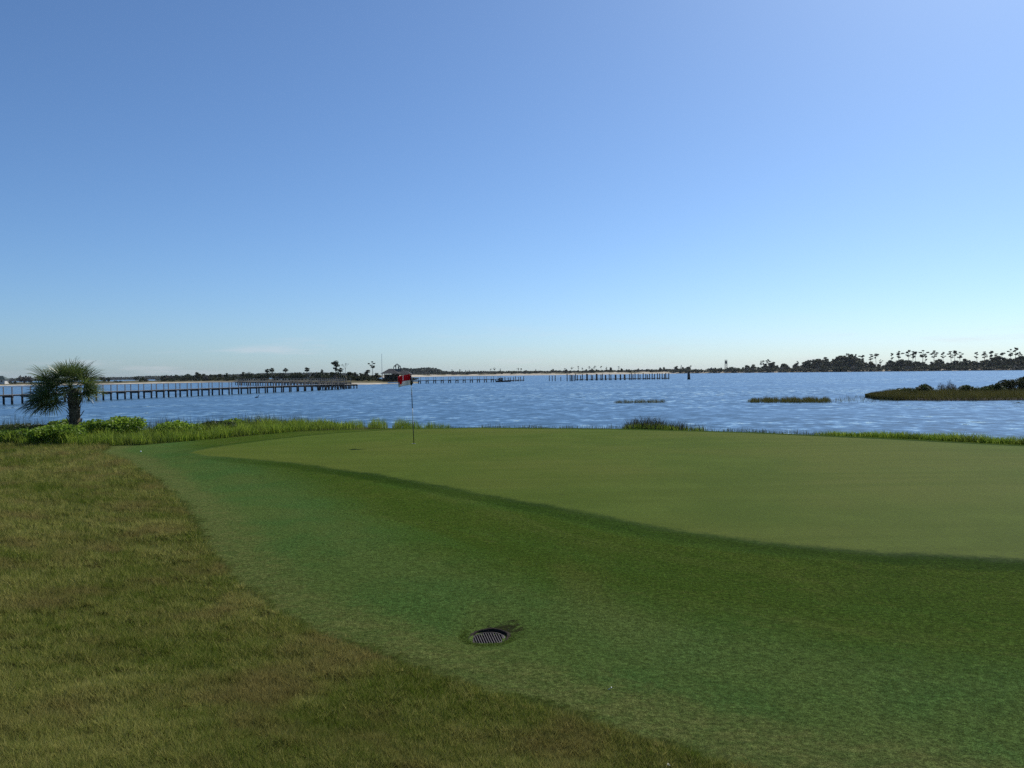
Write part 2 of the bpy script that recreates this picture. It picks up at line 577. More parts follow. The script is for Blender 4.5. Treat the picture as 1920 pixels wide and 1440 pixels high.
def water_material():
    t = NT('water')
    p = t.pos()

    def slope(scale, rot, k, detail=3.0, stretch=(0.7, 1.3, 1)):
        m = t.n('ShaderNodeTexNoise')
        t.l(t.mapping(p, stretch, (0, 0, rot)), m.inputs['Vector'])
        m.inputs['Scale'].default_value = scale
        m.inputs['Detail'].default_value = detail
        m.inputs['Roughness'].default_value = 0.6
        v = t.n('ShaderNodeVectorMath', operation='SUBTRACT')
        t.l(m.outputs['Color'], v.inputs[0]); v.inputs[1].default_value = (.5, .5, .5)
        w = t.n('ShaderNodeVectorMath', operation='SCALE')
        t.l(v.outputs[0], w.inputs[0]); w.inputs['Scale'].default_value = k
        return w.outputs[0]

    def add(a, b):
        v = t.n('ShaderNodeVectorMath', operation='ADD')
        t.l(a, v.inputs[0]); t.l(b, v.inputs[1])
        return v.outputs[0]
    sl = add(slope(0.95, 0.2, 0.72, 4.0, (1.15, 0.8, 1)), add(slope(4.0, -0.3, 0.30), slope(0.22, 0.1, 0.14)))
    # gusts and slicks: long bands where the ripple is weaker
    gust = t.noise(t.mapping(p, (0.010, 0.050, 1), (0, 0, 0.06)), 1.0, 4.0, 0.6, 0.5)
    calm = t.ss(gust, 0.44, 0.64, 1.0, 0.30)
    sc = t.n('ShaderNodeVectorMath', operation='SCALE')
    t.l(sl, sc.inputs[0]); t.l(calm, sc.inputs['Scale'])
    mu = t.n('ShaderNodeVectorMath', operation='MULTIPLY')
    t.l(sc.outputs[0], mu.inputs[0]); mu.inputs[1].default_value = (0.7, 1.0, 0.0)
    ad = t.n('ShaderNodeVectorMath', operation='ADD')        # normals tilted to the viewer so the water mirrors darker, higher sky
    t.l(mu.outputs[0], ad.inputs[0]); ad.inputs[1].default_value = (0.0, -0.128, 1.0)
    nm = t.n('ShaderNodeVectorMath', operation='NORMALIZE')
    t.l(ad.outputs[0], nm.inputs[0])
    bs = t.n('ShaderNodeBsdfPrincipled')
    bs.inputs['Base Color'].default_value = (0.058, 0.126, 0.188, 1)
    bs.inputs['Roughness'].default_value = 0.08
    bs.inputs['IOR'].default_value = 1.333
    bs.inputs['Specular IOR Level'].default_value = 0.5
    t.l(nm.outputs[0], bs.inputs['Normal'])
    t.l(bs.outputs[0], t.out.inputs[0])
    M['water'] = t.mat


def shore_material():
    t = NT('shore_land')
    p = t.pos()
    f = t.attr('inland')
    n1 = t.noise(t.mapping(p, (1, 0.35, 1)), 0.045, 4.0, 0.6)
    n2 = t.noise(p, 0.3, 4.0, 0.6)
    sand = t.mix(t.ss(n2, 0.3, 0.7), (0.34, 0.29, 0.21), (0.48, 0.43, 0.34))
    scrub = t.mix(t.ss(n2, 0.35, 0.65), (0.060, 0.062, 0.026), (0.130, 0.105, 0.050))
    m = t.ss(t.math('ADD', f, t.math('MULTIPLY', t.math('SUBTRACT', n1, 0.5), t.attr('dune'))), 0.35, 0.5)
    t.bsdf(t.mix(m, sand, scrub), 0.95, 0.1)
    M['shore'] = t.mat


turf_material()
water_material()
shore_material()
M['grass_rough'] = mat_leaf('rough_blades', (0.098, 0.142, 0.016), (0.420, 0.386, 0.118), 0.40, 0.85, 0.0, patch=((0.255, 0.190, 0.072), 1.0))
M['grass_fairway'] = mat_leaf('fairway_blades', (0.056, 0.100, 0.010), (0.145, 0.170, 0.036), 0.38, 0.85, 0.0)
M['grass_bank'] = mat_leaf('bank_blades', (0.085, 0.160, 0.014), (0.380, 0.460, 0.066), 0.48, 0.6, 0.12, patch=((0.070, 0.088, 0.024), 1.4))
M['reed'] = mat_leaf('reed_blades', (0.050, 0.075, 0.025), (0.130, 0.130, 0.060), 0.3, 0.6, 0.25)
M['reed_dark'] = mat_leaf('dark_rush_blades', (0.032, 0.046, 0.020), (0.120, 0.110, 0.070), 0.2, 0.6, 0.25)
M['marsh'] = mat_leaf('marsh_blades', (0.058, 0.062, 0.016), (0.175, 0.155, 0.044), 0.3, 0.7, 0.15)
M['shrub'] = mat_leaf('shrub_leaves', (0.055, 0.118, 0.010), (0.290, 0.410, 0.048), 0.5, 0.5, 0.2)
M['shrub_dark'] = mat_leaf('dark_shrub_leaves', (0.026, 0.044, 0.011), (0.080, 0.108, 0.030), 0.3, 0.55, 0.3)
M['shrub_grey'] = mat_leaf('grey_scrub_twigs', (0.085, 0.080, 0.070), (0.16, 0.145, 0.12), 0.1, 0.8, 0.1)
M['pine'] = mat_leaf('pine_needles', (0.018, 0.030, 0.014), (0.050, 0.066, 0.030), 0.15, 0.7, 0.15)
M['oak'] = mat_leaf('oak_leaves', (0.018, 0.031, 0.012), (0.064, 0.080, 0.030), 0.2, 0.7, 0.15)
M['oak_olive'] = mat_leaf('olive_leaves', (0.036, 0.046, 0.018), (0.090, 0.092, 0.034), 0.2, 0.7, 0.15)
M['palm_leaf'] = mat_leaf('palm_leaflets', (0.034, 0.062, 0.014), (0.150, 0.200, 0.050), 0.32, 0.38, 0.5, tipcol=(0.20, 0.21, 0.09))
M['palm_far'] = mat_leaf('far_palm_leaves', (0.018, 0.030, 0.012), (0.060, 0.076, 0.028), 0.2, 0.6, 0.25)
M['bark'] = mat_plain('bark', (0.085, 0.070, 0.055), 0.9, 0.1, 0.4, 4.0)
M['bark_grey'] = mat_plain('grey_bark', (0.16, 0.145, 0.13), 0.9, 0.1, 0.3, 4.0)
M['palm_bark'] = mat_plain('palm_bark', (0.105, 0.085, 0.055), 0.9, 0.1, 0.5, 9.0)
M['pile'] = mat_wood('piling_timber', (0.050, 0.048, 0.046), (0.105, 0.098, 0.090), wet=(0.016, 0.018, 0.018))
M['board'] = mat_wood('deck_boards', (0.26, 0.235, 0.205), (0.40, 0.37, 0.33))
M['rail'] = mat_wood('rail_timber', (0.15, 0.13, 0.11), (0.26, 0.23, 0.20))
M['tan'] = mat_wood('bleached_timber', (0.34, 0.29, 0.24), (0.50, 0.44, 0.37))
M['stringer'] = mat_wood('stringer_timber', (0.055, 0.050, 0.046), (0.10, 0.092, 0.082))
M['roof'] = mat_plain('dark_shingles', (0.050, 0.050, 0.052), 0.85, 0.2, 0.3, 2.0)
M['roof_green'] = mat_plain('green_metal_roof', (0.035, 0.060, 0.055), 0.6, 0.3, 0.2, 2.0)
M['wall_dark'] = mat_plain('dark_stained_boards', (0.045, 0.042, 0.034), 0.85, 0.2, 0.35, 2.0)
M['wall_white'] = mat_plain('white_boards', (0.62, 0.61, 0.58), 0.7, 0.3, 0.08, 2.0)
M['white'] = mat_plain('white_paint', (0.72, 0.72, 0.70), 0.5, 0.4, 0.05, 4.0)
M['ball'] = mat_plain('golf_ball_white', (0.82, 0.82, 0.80), 0.35, 0.5, 0.02, 40.0)
M['black'] = mat_plain('black_paint', (0.012, 0.014, 0.012), 0.4, 0.4, 0.2, 10.0)
M['red'] = mat_leaf('red_flag_cloth', (0.54, 0.014, 0.026), (0.58, 0.018, 0.032), 0.35, 0.75, 0.1)
M['flag_white'] = mat_leaf('white_flag_cloth', (0.66, 0.65, 0.63), (0.70, 0.69, 0.67), 0.35, 0.75, 0.1)
M['iron'] = mat_plain('weathered_grate', (0.062, 0.051, 0.048), 0.7, 0.35, 0.25, 30.0)
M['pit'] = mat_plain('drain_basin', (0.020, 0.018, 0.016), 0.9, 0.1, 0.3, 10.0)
M['soil'] = mat_plain('wet_soil', (0.022, 0.016, 0.012), 0.9, 0.15, 0.4, 20.0)
M['hull'] = mat_plain('dark_hull_paint', (0.030, 0.032, 0.036), 0.5, 0.4, 0.3, 2.0)
M['steel'] = mat_plain('galvanised_steel', (0.34, 0.36, 0.38), 0.5, 0.4, 0.1, 2.0, metal=0.3)
M['bird'] = mat_plain('dark_feathers', (0.018, 0.018, 0.020), 0.7, 0.2, 0.2, 20.0)
M['bill'] = mat_plain('bill_horn', (0.25, 0.17, 0.05), 0.5, 0.3, 0.1, 20.0)
M['hill'] = mat_leaf('hill_woods', (0.022, 0.034, 0.018), (0.050, 0.062, 0.034), 0.1, 0.8, 0.1)

# ------------------------------------------------------------------ structure: near ground, water, far land
build_ground()

wm = MB()
wm.add([(-6000, 20, 0), (6000, 20, 0), (6000, 6000, 0), (-6000, 6000, 0)],
       [(0, 1, 2, 3)])
# the sheet starts just inside the bank, under the shore
tag(wm.build('water', M['water']), kind='structure')

SHORE_LEFT = [(-500, 733), (-250, 728.5), (-100, 726), (0, 723.6), (60, 722.6), (130, 721.6), (220, 720.3), (300, 718.6), (380, 717.2),
              (440, 717.0), (500, 718.0), (560, 719.4), (610, 720.6), (650, 721.4), (690, 721.0), (720, 720.0), (752, 719.4), (784, 718.4)]
SHORE_FAR = [(640, 709.8), (740, 707.6), (840, 705.6), (930, 704.6), (1000, 703.8), (1100, 702.6), (1180, 701.6), (1260, 700.4), (1400, 699.2),
             (1600, 697.2), (1750, 695.6), (1920, 694.0), (2150, 692.0), (2600, 688.0)]


def shore_y(line, px):
    return float(np.interp(px, [a for a, b in line], [b for a, b in line]))


def shore_depth(line, px):
    return ground(px, shore_y(line, px), 0).y


def build_shore(name, line, steps, dune, taper=False):
    xs = np.linspace(line[0][0], line[-1][0], 120)
    V, inl = [], []
    for k, px in enumerate(xs):
        y = shore_y(line, px)
        p = ground(px, y, 0)
        u = Vector((p.x, p.y, 0)).normalized()
        tp = 1.0
        if taper:
            tp = min(1.0, max(0.03, (len(xs) - 1 - k) / 10))
        for (off, z, f) in steps:
            jit = 1 + 0.25 * math.sin(k * 1.7 + off) if off > 3 else 1
            q = p + u * off * jit * (tp if off > 0 else 1)
            V.append((q.x, q.y, z * (0.35 + 0.65 * tp) + (0.25 * math.sin(k * 0.9 + off * .3) if off > 8 else 0) * tp))
            inl.append(f)
    m = len(steps)
    Q = []
    for k in range(len(xs) - 1):
        for s in range(m - 1):
            a = k * m + s
            Q.append((a, a + m, a + m + 1, a + 1))
    me = np_mesh(name, V, [tuple(reversed(q)) for q in Q], {'inland': inl, 'dune': [dune] * len(V)}, smooth=True)
    tag(mesh_obj(name, me, M['shore']), kind='structure')


build_shore('near_shore_land', SHORE_LEFT, [(-3, -0.4, 0), (0, 0.0, 0), (2.5, 0.35, 0.2), (7, 0.9, 0.7), (22, 1.3, 1), (70, 1.6, 1), (170, 1.5, 1)], 0.5, taper=True)
build_shore('far_shore_land', SHORE_FAR, [(-6, -0.4, 0), (0, 0.0, 0), (7, 0.9, 0.0), (22, 2.0, 0.42), (60, 3.2, 0.55), (160, 3.4, 0.8), (900, 3.0, 1)], 1.6)


# ------------------------------------------------------------------ grass and leaf generators
def blades(P, h, w, lean, seg=1, tint=None, ang=None, lean_dir=None):
    """n tapered blades as one mesh. P roots (n,3); h, w, lean arrays; lean = sideways reach as a share of h"""
    n = len(P)
    h, w, lean = [np.broadcast_to(np.asarray(a, float), (n,)) for a in (h, w, lean)]
    ang = RNG.uniform(0, 2 * np.pi, n) if ang is None else ang
    ld = RNG.uniform(0, 2 * np.pi, n) if lean_dir is None else lean_dir
    side = np.stack([np.cos(ang), np.sin(ang), np.zeros(n)], 1) * (w / 2)[:, None]
    L = np.stack([np.cos(ld), np.sin(ld), np.zeros(n)], 1) * (lean * h)[:, None]
    up = np.array([0, 0, 1.0])
    tint = RNG.random(n) if tint is None else tint
    if seg == 1:
        top = P + L + up * h[:, None]
        V = np.stack([P - side, P + side, top], 1).reshape(-1, 3)
        T = np.arange(3 * n).reshape(-1, 3)
        tp = np.tile([0, 0, 1.0], n)
        return V, T, {'tint': np.repeat(tint, 3), 'tip': tp}
    mid = P + L * 0.32 + up * (h * 0.58)[:, None]
    top = P + L + up * h[:, None]
    V = np.stack([P - side, P + side, mid - side * .75, mid + side * .75, top], 1).reshape(-1, 3)
    b = (np.arange(n) * 5)[:, None]
    T = np.concatenate([b + np.array([[0, 1, 3]]), b + np.array([[0, 3, 2]]), b + np.array([[2, 3, 4]])], 0)
    return V, T, {'tint': np.repeat(tint, 5), 'tip': np.tile([0, 0, .5, .5, 1.0], n)}


def leaves(C, size, tint, flat=0.0, aspect=0.55):
    """diamond leaves at centres C, random facing (flat biases them level)"""
    n = len(C)
    d = RNG.normal(size=(n, 3)); d[:, 2] *= (1 - flat)
    d /= np.linalg.norm(d, axis=1)[:, None]
    e = RNG.normal(size=(n, 3))
    e -= (e * d).sum(1)[:, None] * d
    e /= np.linalg.norm(e, axis=1)[:, None]
    s = np.broadcast_to(np.asarray(size, float), (n,))[:, None]
    V = np.stack([C - d * s, C + e * s * aspect, C + d * s, C - e * s * aspect], 1).reshape(-1, 3)
    T = np.arange(4 * n).reshape(-1, 4)
    return V, T, {'tint': np.repeat(tint, 4), 'tip': np.tile([0, .5, 1, .5], n)}


def ball(n, shell=0.35):
    v = RNG.normal(size=(n, 3))
    v /= np.linalg.norm(v, axis=1)[:, None]
    return v * (RNG.random(n) ** shell)[:, None]


# ------------------------------------------------------------------ turf blades
def scatter(n, x0, x1, y0, y1):
    return np.stack([RNG.uniform(x0, x1, n), RNG.uniform(y0, y1, n)], 1)


def in_view(P, z, margin=340):
    u = np.asarray(CAM_R.transposed())
    d = np.stack([P[:, 0], P[:, 1], z - CAM_H], 1) @ u.T
    x = 960 + FPX * d[:, 0] / -d[:, 2]
    y = 720 - FPX * d[:, 1] / -d[:, 2]
    return (d[:, 2] < 0) & (x > -margin) & (x < 1920 + margin) & (y < 1440 + 260)


def turf_blades():
    # sampled evenly in log distance so that far blades are sparser and larger
    def polar(n, r0, r1):
        r = r0 * (r1 / r0) ** RNG.random(n)
        a = RNG.uniform(-0.74, 0.74, n)
        return np.stack([r * np.sin(a), r * np.cos(a)], 1), r
    P, r = polar(560000, 2.5, 36.0)
    C, cr = polar(178000, 2.5, 36.0)                       # tufts
    FC = fields(C)
    C, cr = C[FC[0] > 0.02], cr[FC[0] > 0.02]
    k = in_view(C, height(C))
    C, cr = C[k], cr[k]
    NB = 14
    ta = RNG.uniform(0, 2 * np.pi, (len(C), NB)); tr = RNG.random((len(C), NB)) ** .6
    rad = (0.030 * (cr / 4.0) ** .6 * RNG.uniform(.5, 1.5, len(C)))[:, None] * tr
    TP = np.stack([C[:, :1] + np.cos(ta) * rad, C[:, 1:] + np.sin(ta) * rad], 2).reshape(-1, 2)
    F = fields(P)
    k = (F[0] + RNG.normal(0, 0.12, len(P)) + .3 * (vnoise(P[:, 0], P[:, 1], .22, 88) - .5) > 0.0) & (F[2] < 0.3)
    P, r = P[k], r[k]
    F = [f[k] for f in F]
    z = height(P, F)
    k = in_view(P, z)
    P, r, z = P[k], r[k], z[k]
    clump = vnoise(P[:, 0], P[:, 1], 0.16, 21) * 0.6 + vnoise(P[:, 0], P[:, 1], 0.5, 22) * 0.4
    k = RNG.random(len(P)) < -0.15 + 1.5 * clump
    P, r, z, clump = P[k], r[k], z[k], clump[k]
    s = (r / 4.0) ** 0.55
    h = (0.008 + 0.024 * clump) * RNG.uniform(0.6, 1.35, len(P)) * s
    straw = vnoise(P[:, 0], P[:, 1], 1.3, 31) * 0.6 + vnoise(P[:, 0], P[:, 1], 0.35, 32) * 0.4
    tint = np.clip(RNG.normal(0.15, 0.28, len(P)) + 0.9 * (straw - 0.3), 0, 1)
    long_ = RNG.random(len(P)) < 0.004
    h = np.where(long_, h * 2.0, h); tint = np.where(long_, 1.0, tint)
    V, T, A = blades(np.stack([P[:, 0], P[:, 1], z - 0.004], 1), h, 0.0026 * s ** 1.3 * RNG.uniform(.7, 1.4, len(P)), RNG.uniform(0.3, 1.5, len(P)), 1, tint)
    n1 = len(P)
    tz = height(TP)
    tcr = np.repeat(cr, NB)
    s2 = (tcr / 4.0) ** .55
    tall = np.repeat(RNG.uniform(.5, 1.25, len(C)), NB)
    th = 0.046 * tall * (1.15 - .55 * tr.ravel()) * RNG.uniform(.75, 1.2, len(TP)) * s2
    tt = np.repeat(RNG.normal(.30, .25, len(C)), NB) + RNG.normal(0, .16, len(TP))
    straw2 = vnoise(TP[:, 0], TP[:, 1], 1.3, 31) * 0.6 + vnoise(TP[:, 0], TP[:, 1], 0.35, 32) * 0.4
    V2, T2, A2 = blades(np.stack([TP[:, 0], TP[:, 1], tz - .004], 1), th, .0030 * s2 ** 1.3 * RNG.uniform(.7, 1.3, len(TP)), (.25 + .9 * tr.ravel()) * RNG.uniform(.7, 1.3, len(TP)), 1,
                        np.clip(tt + .8 * (straw2 - .42), 0, 1), lean_dir=ta.ravel() + RNG.normal(0, .4, len(TP)))
    T = np.concatenate([T, T2 + len(V)]); V = np.concatenate([V, V2]); A = {k_: np.concatenate([A[k_], A2[k_]]) for k_ in A}
    print('rough blades', n1, len(TP))
    tag(mesh_obj('rough_grass', np_mesh('rough_grass', V, T, A), M['grass_rough']), 'tufted dark rough grass with straw patches in the left foreground', 'grass', kind='stuff')
    # fairway: close mown
    P, r = polar(1200000, 3.4, 15.0)
    F = fields(P)
    fade = 1 - sstep((r - 7) / 8)
    dd = np.hypot(P[:, 0] - DRAIN.x, P[:, 1] - DRAIN.y)
    bare = np.hypot(P[:, 0] - DRAIN.x - 0.09, P[:, 1] - DRAIN.y - 0.16) + (vnoise(P[:, 0], P[:, 1], .07, 44) - .5) * .25
    k = (F[0] + RNG.normal(0, 0.12, len(P)) < 0.0) & (F[1] > 0.55) & (F[2] < 0) & (RNG.random(len(P)) < fade * .8) & (dd > 0.17) & ((bare > 0.16) | (RNG.random(len(P)) < .3))
    P, r = P[k], r[k]
    F = [f[k] for f in F]
    z = height(P, F)
    k = in_view(P, z)
    P, r, z = P[k], r[k], z[k]
    s = (r / 5.0) ** 0.6
    h = RNG.uniform(0.004, 0.011, len(P)) * s
    band = sstep((F[0][k] + 2.6) / 2.0)
    tint = np.clip(RNG.normal(0.3, 0.25, len(P)) + 0.35 * band, 0, 1)
    V, T, A = blades(np.stack([P[:, 0], P[:, 1], z - 0.002], 1), h, 0.0022 * s, RNG.uniform(0.3, 1.8, len(P)), 1, tint)
    print('fairway blades', len(P))
    tag(mesh_obj('fairway_grass', np_mesh('fairway_grass', V, T, A), M['grass_fairway']), 'closely mown fairway grass round the drain', 'grass', kind='stuff')


turf_blades()


# ------------------------------------------------------------------ bank vegetation
def bank_points(px0, px1, n, off0, off1):
    """points along the bank line between two photo columns, off metres behind its crest"""
    cols = RNG.uniform(px0, px1, n)
    bx = [-700, -300, 0, 150, 270, 420, 560, 660, 900, 1150, 1400, 1560, 1920, 2300, 3200]
    bi = np.interp(cols, bx, np.arange(len(bx)))
    i = np.clip(bi.astype(int), 0, len(bx) - 2)
    f = (bi - i)[:, None]
    B = BANK_LINE[i] * (1 - f) + BANK_LINE[i + 1] * f
    u = B / np.linalg.norm(B, axis=1)[:, None]
    return B + u * RNG.uniform(off0, off1, n)[:, None], cols


def bank_grass(name, label, px0, px1, n, off0, off1, h0, h1, mat, width=0.012, lean=(0.05, 0.5), shape=None, tint=None, wind=False):
    P, cols = bank_points(px0, px1, n, off0, off1)
    F = fields(P)
    k = F[2] > 0.02
    P, cols = P[k], cols[k]
    z = height(P)
    k = z > -0.35
    P, cols, z = P[k], cols[k], z[k]
    cl = vnoise(P[:, 0], P[:, 1], 0.7, 51) * .6 + vnoise(P[:, 0], P[:, 1], 0.25, 52) * .4
    h = (h0 + (h1 - h0) * cl) * RNG.uniform(.6, 1.25, len(P))
    if shape is not None:
        sc = shape(cols)
        k = RNG.random(len(P)) < np.clip(sc * 1.5, 0, 1)
        P, z, h, cl, sc = P[k], z[k], h[k], cl[k], sc[k]
        h = h * (0.45 + 0.55 * sc)
    tn = np.clip(RNG.normal(.35, .25, len(P)) + .6 * (cl - .5), 0, 1)
    V, T, A = blades(np.stack([P[:, 0], P[:, 1], z - .03], 1), h, width * RNG.uniform(.6, 1.4, len(P)), RNG.uniform(*lean, len(P)), 2, tn,
                     lean_dir=RNG.normal(math.pi, 0.9, len(P)) if wind else None)
    o = mesh_obj(name, np_mesh(name, V, T, A), mat)
    return tag(o, label, 'grass', kind='stuff')


def bump_shape(*pk):
    def f(c):
        s = np.zeros_like(c)
        for (x0, x1, a) in pk:
            mid, half = (x0 + x1) / 2, (x1 - x0) / 2
            s = np.maximum(s, a * np.clip(1.25 * (1 - ((c - mid) / half) ** 2), 0, 1))
        return s
    return f


bank_grass('bank_grass', 'bright green weedy grass on the left bank round the palm', -80, 665, 52000, 0.1, 6.5, 0.14, 0.74, M['grass_bank'], 0.017, (0.1, 0.7),
           shape=lambda c: np.interp(c, [-80, 300, 420, 560, 640, 665], [.62, .62, .8, .62, .35, .1]))
bank_grass('shore_reeds', 'thin grey-green reeds along the water edge behind the left bank', -80, 700, 12000, 3.6, 8.2, 0.45, 0.95, M['reed'], 0.012, (0.05, 0.3),
           shape=lambda c: np.interp(c, [-80, 300, 560, 640, 700], [1, 1, .75, .6, .25]))
bank_grass('shore_grass', 'sparse marsh grass peeking over the back of the green beside the flagstick', 640, 880, 3600, 0.3, 2.6, 0.30, 0.62, M['grass_bank'], 0.012, (0.05, 0.35),
           shape=bump_shape((640, 690, .5), (688, 730, .8), (735, 800, .9), (790, 850, .55)))
bank_grass('shore_grass', 'low grass fringe along the far edge of the green', 840, 1600, 3600, 0.15, 1.4, 0.10, 0.34, M['reed'], 0.010, (0.05, 0.4),
           shape=lambda c: 0.35 + 0.5 * vnoise(c, c * 0, 23.0, 77))
bank_grass('rush_clump', 'dark spiky rush clump at the water edge right of centre', 1150, 1330, 3000, 0.2, 2.0, 0.34, 0.66, M['reed_dark'], 0.013, (0.1, 0.6),
           shape=bump_shape((1165, 1265, 1.0), (1235, 1300, .6), (1290, 1330, .3)))
bank_grass('rush_base_grass', 'short green grass at the foot of the dark rush clump', 1160, 1330, 1800, 0.1, 1.0, 0.20, 0.36, M['grass_bank'], 0.013, (0.1, 0.6),
           shape=bump_shape((1165, 1290, .8), (1280, 1330, .4)))
bank_grass('bank_grass', 'bright green grass strip on the bank behind the right of the green', 1530, 2060, 22000, 0.1, 2.6, 0.16, 0.36, M['grass_bank'], 0.016, (0.1, 0.8),
           shape=lambda c: np.interp(c, [1530, 1600, 1680, 2060], [.2, .7, .95, 1]))


def shrub(px, py_base, py_top, w_px, label, mat='shrub', dense=1.0, leaf=0.055, off=0.0, group=None, depth_r=None):
    """leafy shrub on the near bank: foot at the pixel, crown as high as py_top, w_px wide"""
    p = on_ground(px, py_base)
    if off:
        u = Vector((p.x, p.y, 0)).normalized()
        p = p + u * off
        p.z = hz(p.x, p.y)
    top = at_depth(px, py_top, p.y).z
    H = max(0.25, top - p.z)
    W = w_px / FPX * p.y / 2
    root = empty('shrub', p)
    tag(root, label, 'shrub', group)
    st = MB()
    K = 7
    cl = []
    for k in range(K):
        a = 2 * math.pi * k / K + random.uniform(-.4, .4)
        rr = random.uniform(.25, .75)
        c = Vector((math.cos(a) * W * rr, math.sin(a) * (depth_r or W) * rr, H * random.uniform(.5, .72)))
        cl.append((c, random.uniform(.42, .6)))
        st.tube([(c.x * .15, c.y * .15, -.05), (c.x * .5, c.y * .5, c.z * .5), c], [.016, .011, .006], 5)
    cl.append((Vector((0, 0, H * .7)), .62))
    st.build('stem', M['bark'], root)
    pts, tn = [], []
    for c, r in cl:
        n = int(420 * dense)
        b = ball(n, .3)
        q = b * np.array([W * r, (depth_r or W) * r, H * r * .62]) + np.array(c)
        pts.append(q)
        t0 = random.uniform(-.15, .15)
        tn.append(np.clip(RNG.normal(.45 + t0, .22, n), 0, 1))
    pts = np.concatenate(pts); tn = np.concatenate(tn)
    pts[:, 2] = np.maximum(pts[:, 2], 0.02)
    V, T, A = leaves(pts, RNG.uniform(.6, 1.3, len(pts)) * leaf, tn, .25)
    mesh_obj('foliage', np_mesh('foliage', V, T, A), M[mat], root)
    return root


shrub(45, 830, 804, 76, 'small leafy bright green shrub at the far left of the bank', dense=.8)
shrub(110, 832, 797, 100, 'rounded bright green shrub directly in front of the palm trunk', dense=1.1)
shrub(182, 829, 788, 70, 'bright green shrub just right of the palm trunk', off=1.2)
shrub(228, 829, 783, 90, 'largest bright yellow-green shrub on the bank right of the palm', off=1.3, dense=1.2)
shrub(75, 829, 797, 80, 'dark leafy shrub low behind the bank left of the palm', 'shrub_dark', off=2.4)
shrub(20, 828, 797, 90, 'dark tangled shrub at the left edge of the picture', 'shrub_dark', off=3.0)
shrub(118, 829, 788, 46, 'olive weed bush against the left foot of the palm trunk', off=3.2, dense=.7)
shrub(332, 824, 790, 84, 'low green shrub between the large yellow shrub and the dark one', off=1.0, dense=.8)
shrub(405, 817, 791, 66, 'dark green rounded shrub in the middle of the left bank', 'shrub_dark', off=.5, dense=.9)
shrub(440, 815, 786, 44, 'small shrub half hidden in the reeds of the left bank', off=3.0, dense=.6)
shrub(1672, 821, 810, 56, 'dark-hearted small shrub in the grass strip behind the green', 'shrub', dense=.45, leaf=.04, off=.6)
shrub(1908, 829, 814, 60, 'small green shrub at the right end of the grass strip', dense=.6, leaf=.04, off=.5)


# ------------------------------------------------------------------ near palm
def frond_mesh(name, pet, L, nl, droop, seed):
    """fan frond: stalk along +X for pet metres, then a fan of leaflets L long"""
    rs = random.Random(seed)
    V, F, tn, tp = [], [], [], []

    def strip(p0, p1, p2, p3, w, t):
        d = (p2 - p0).normalized()
        s = d.cross(Vector((rs.uniform(-.4, .4), rs.uniform(-.4, .4), 1))).normalized() * w / 2
        b = len(V)
        V.extend([p0 - s * .5, p0 + s * .5, p1 - s, p1 + s, p2 - s * .7, p2 + s * .7, p3])
        F.extend([(b, b + 1, b + 3, b + 2), (b + 2, b + 3, b + 5, b + 4), (b + 4, b + 5, b + 6, b + 6)])
        tn.extend([t] * 7); tp.extend([0, 0, .3, .3, .7, .7, 1])
    for q in (0, 1):
        strip(Vector((0, 0, 0)), Vector((pet * .4, 0, pet * .03)), Vector((pet * .8, 0, 0)), Vector((pet * 1.08, 0, -.03)), .035 - .012 * q, .55)
    for i in range(nl):
        a = -2.15 + 4.3 * i / (nl - 1) + rs.uniform(-.05, .05)
        ln = L * (0.62 + 0.38 * math.cos(a * .55)) * rs.uniform(.85, 1.1)
        fold = .22 * abs(math.sin(a))
        d = Vector((math.cos(a), math.sin(a), fold)).normalized()
        p0 = Vector((pet + .03 * math.cos(a), .03 * math.sin(a), -.01))
        p1 = p0 + d * ln * .42
        p2 = p0 + d * ln * .76 + Vector((0, 0, -droop * ln * .10))
        p3 = p0 + d * ln * .97 + Vector((0, 0, -droop * ln * rs.uniform(.25, .6)))
        strip(p0, p1, p2, p3, .030, min(1, max(0, rs.gauss(.35, .25))))
    me = bpy.data.meshes.new(name)
    tri = [f if f[2] != f[3] else f[:3] for f in F]
    me.from_pydata(V, [], tri)
    for an, av in (('tint', tn), ('tip', tp)):
        at = me.attributes.new(an, 'FLOAT', 'POINT')
        at.data.foreach_set('value', av)
    me.materials.append(M['palm_leaf'])
    me.update()
    return me


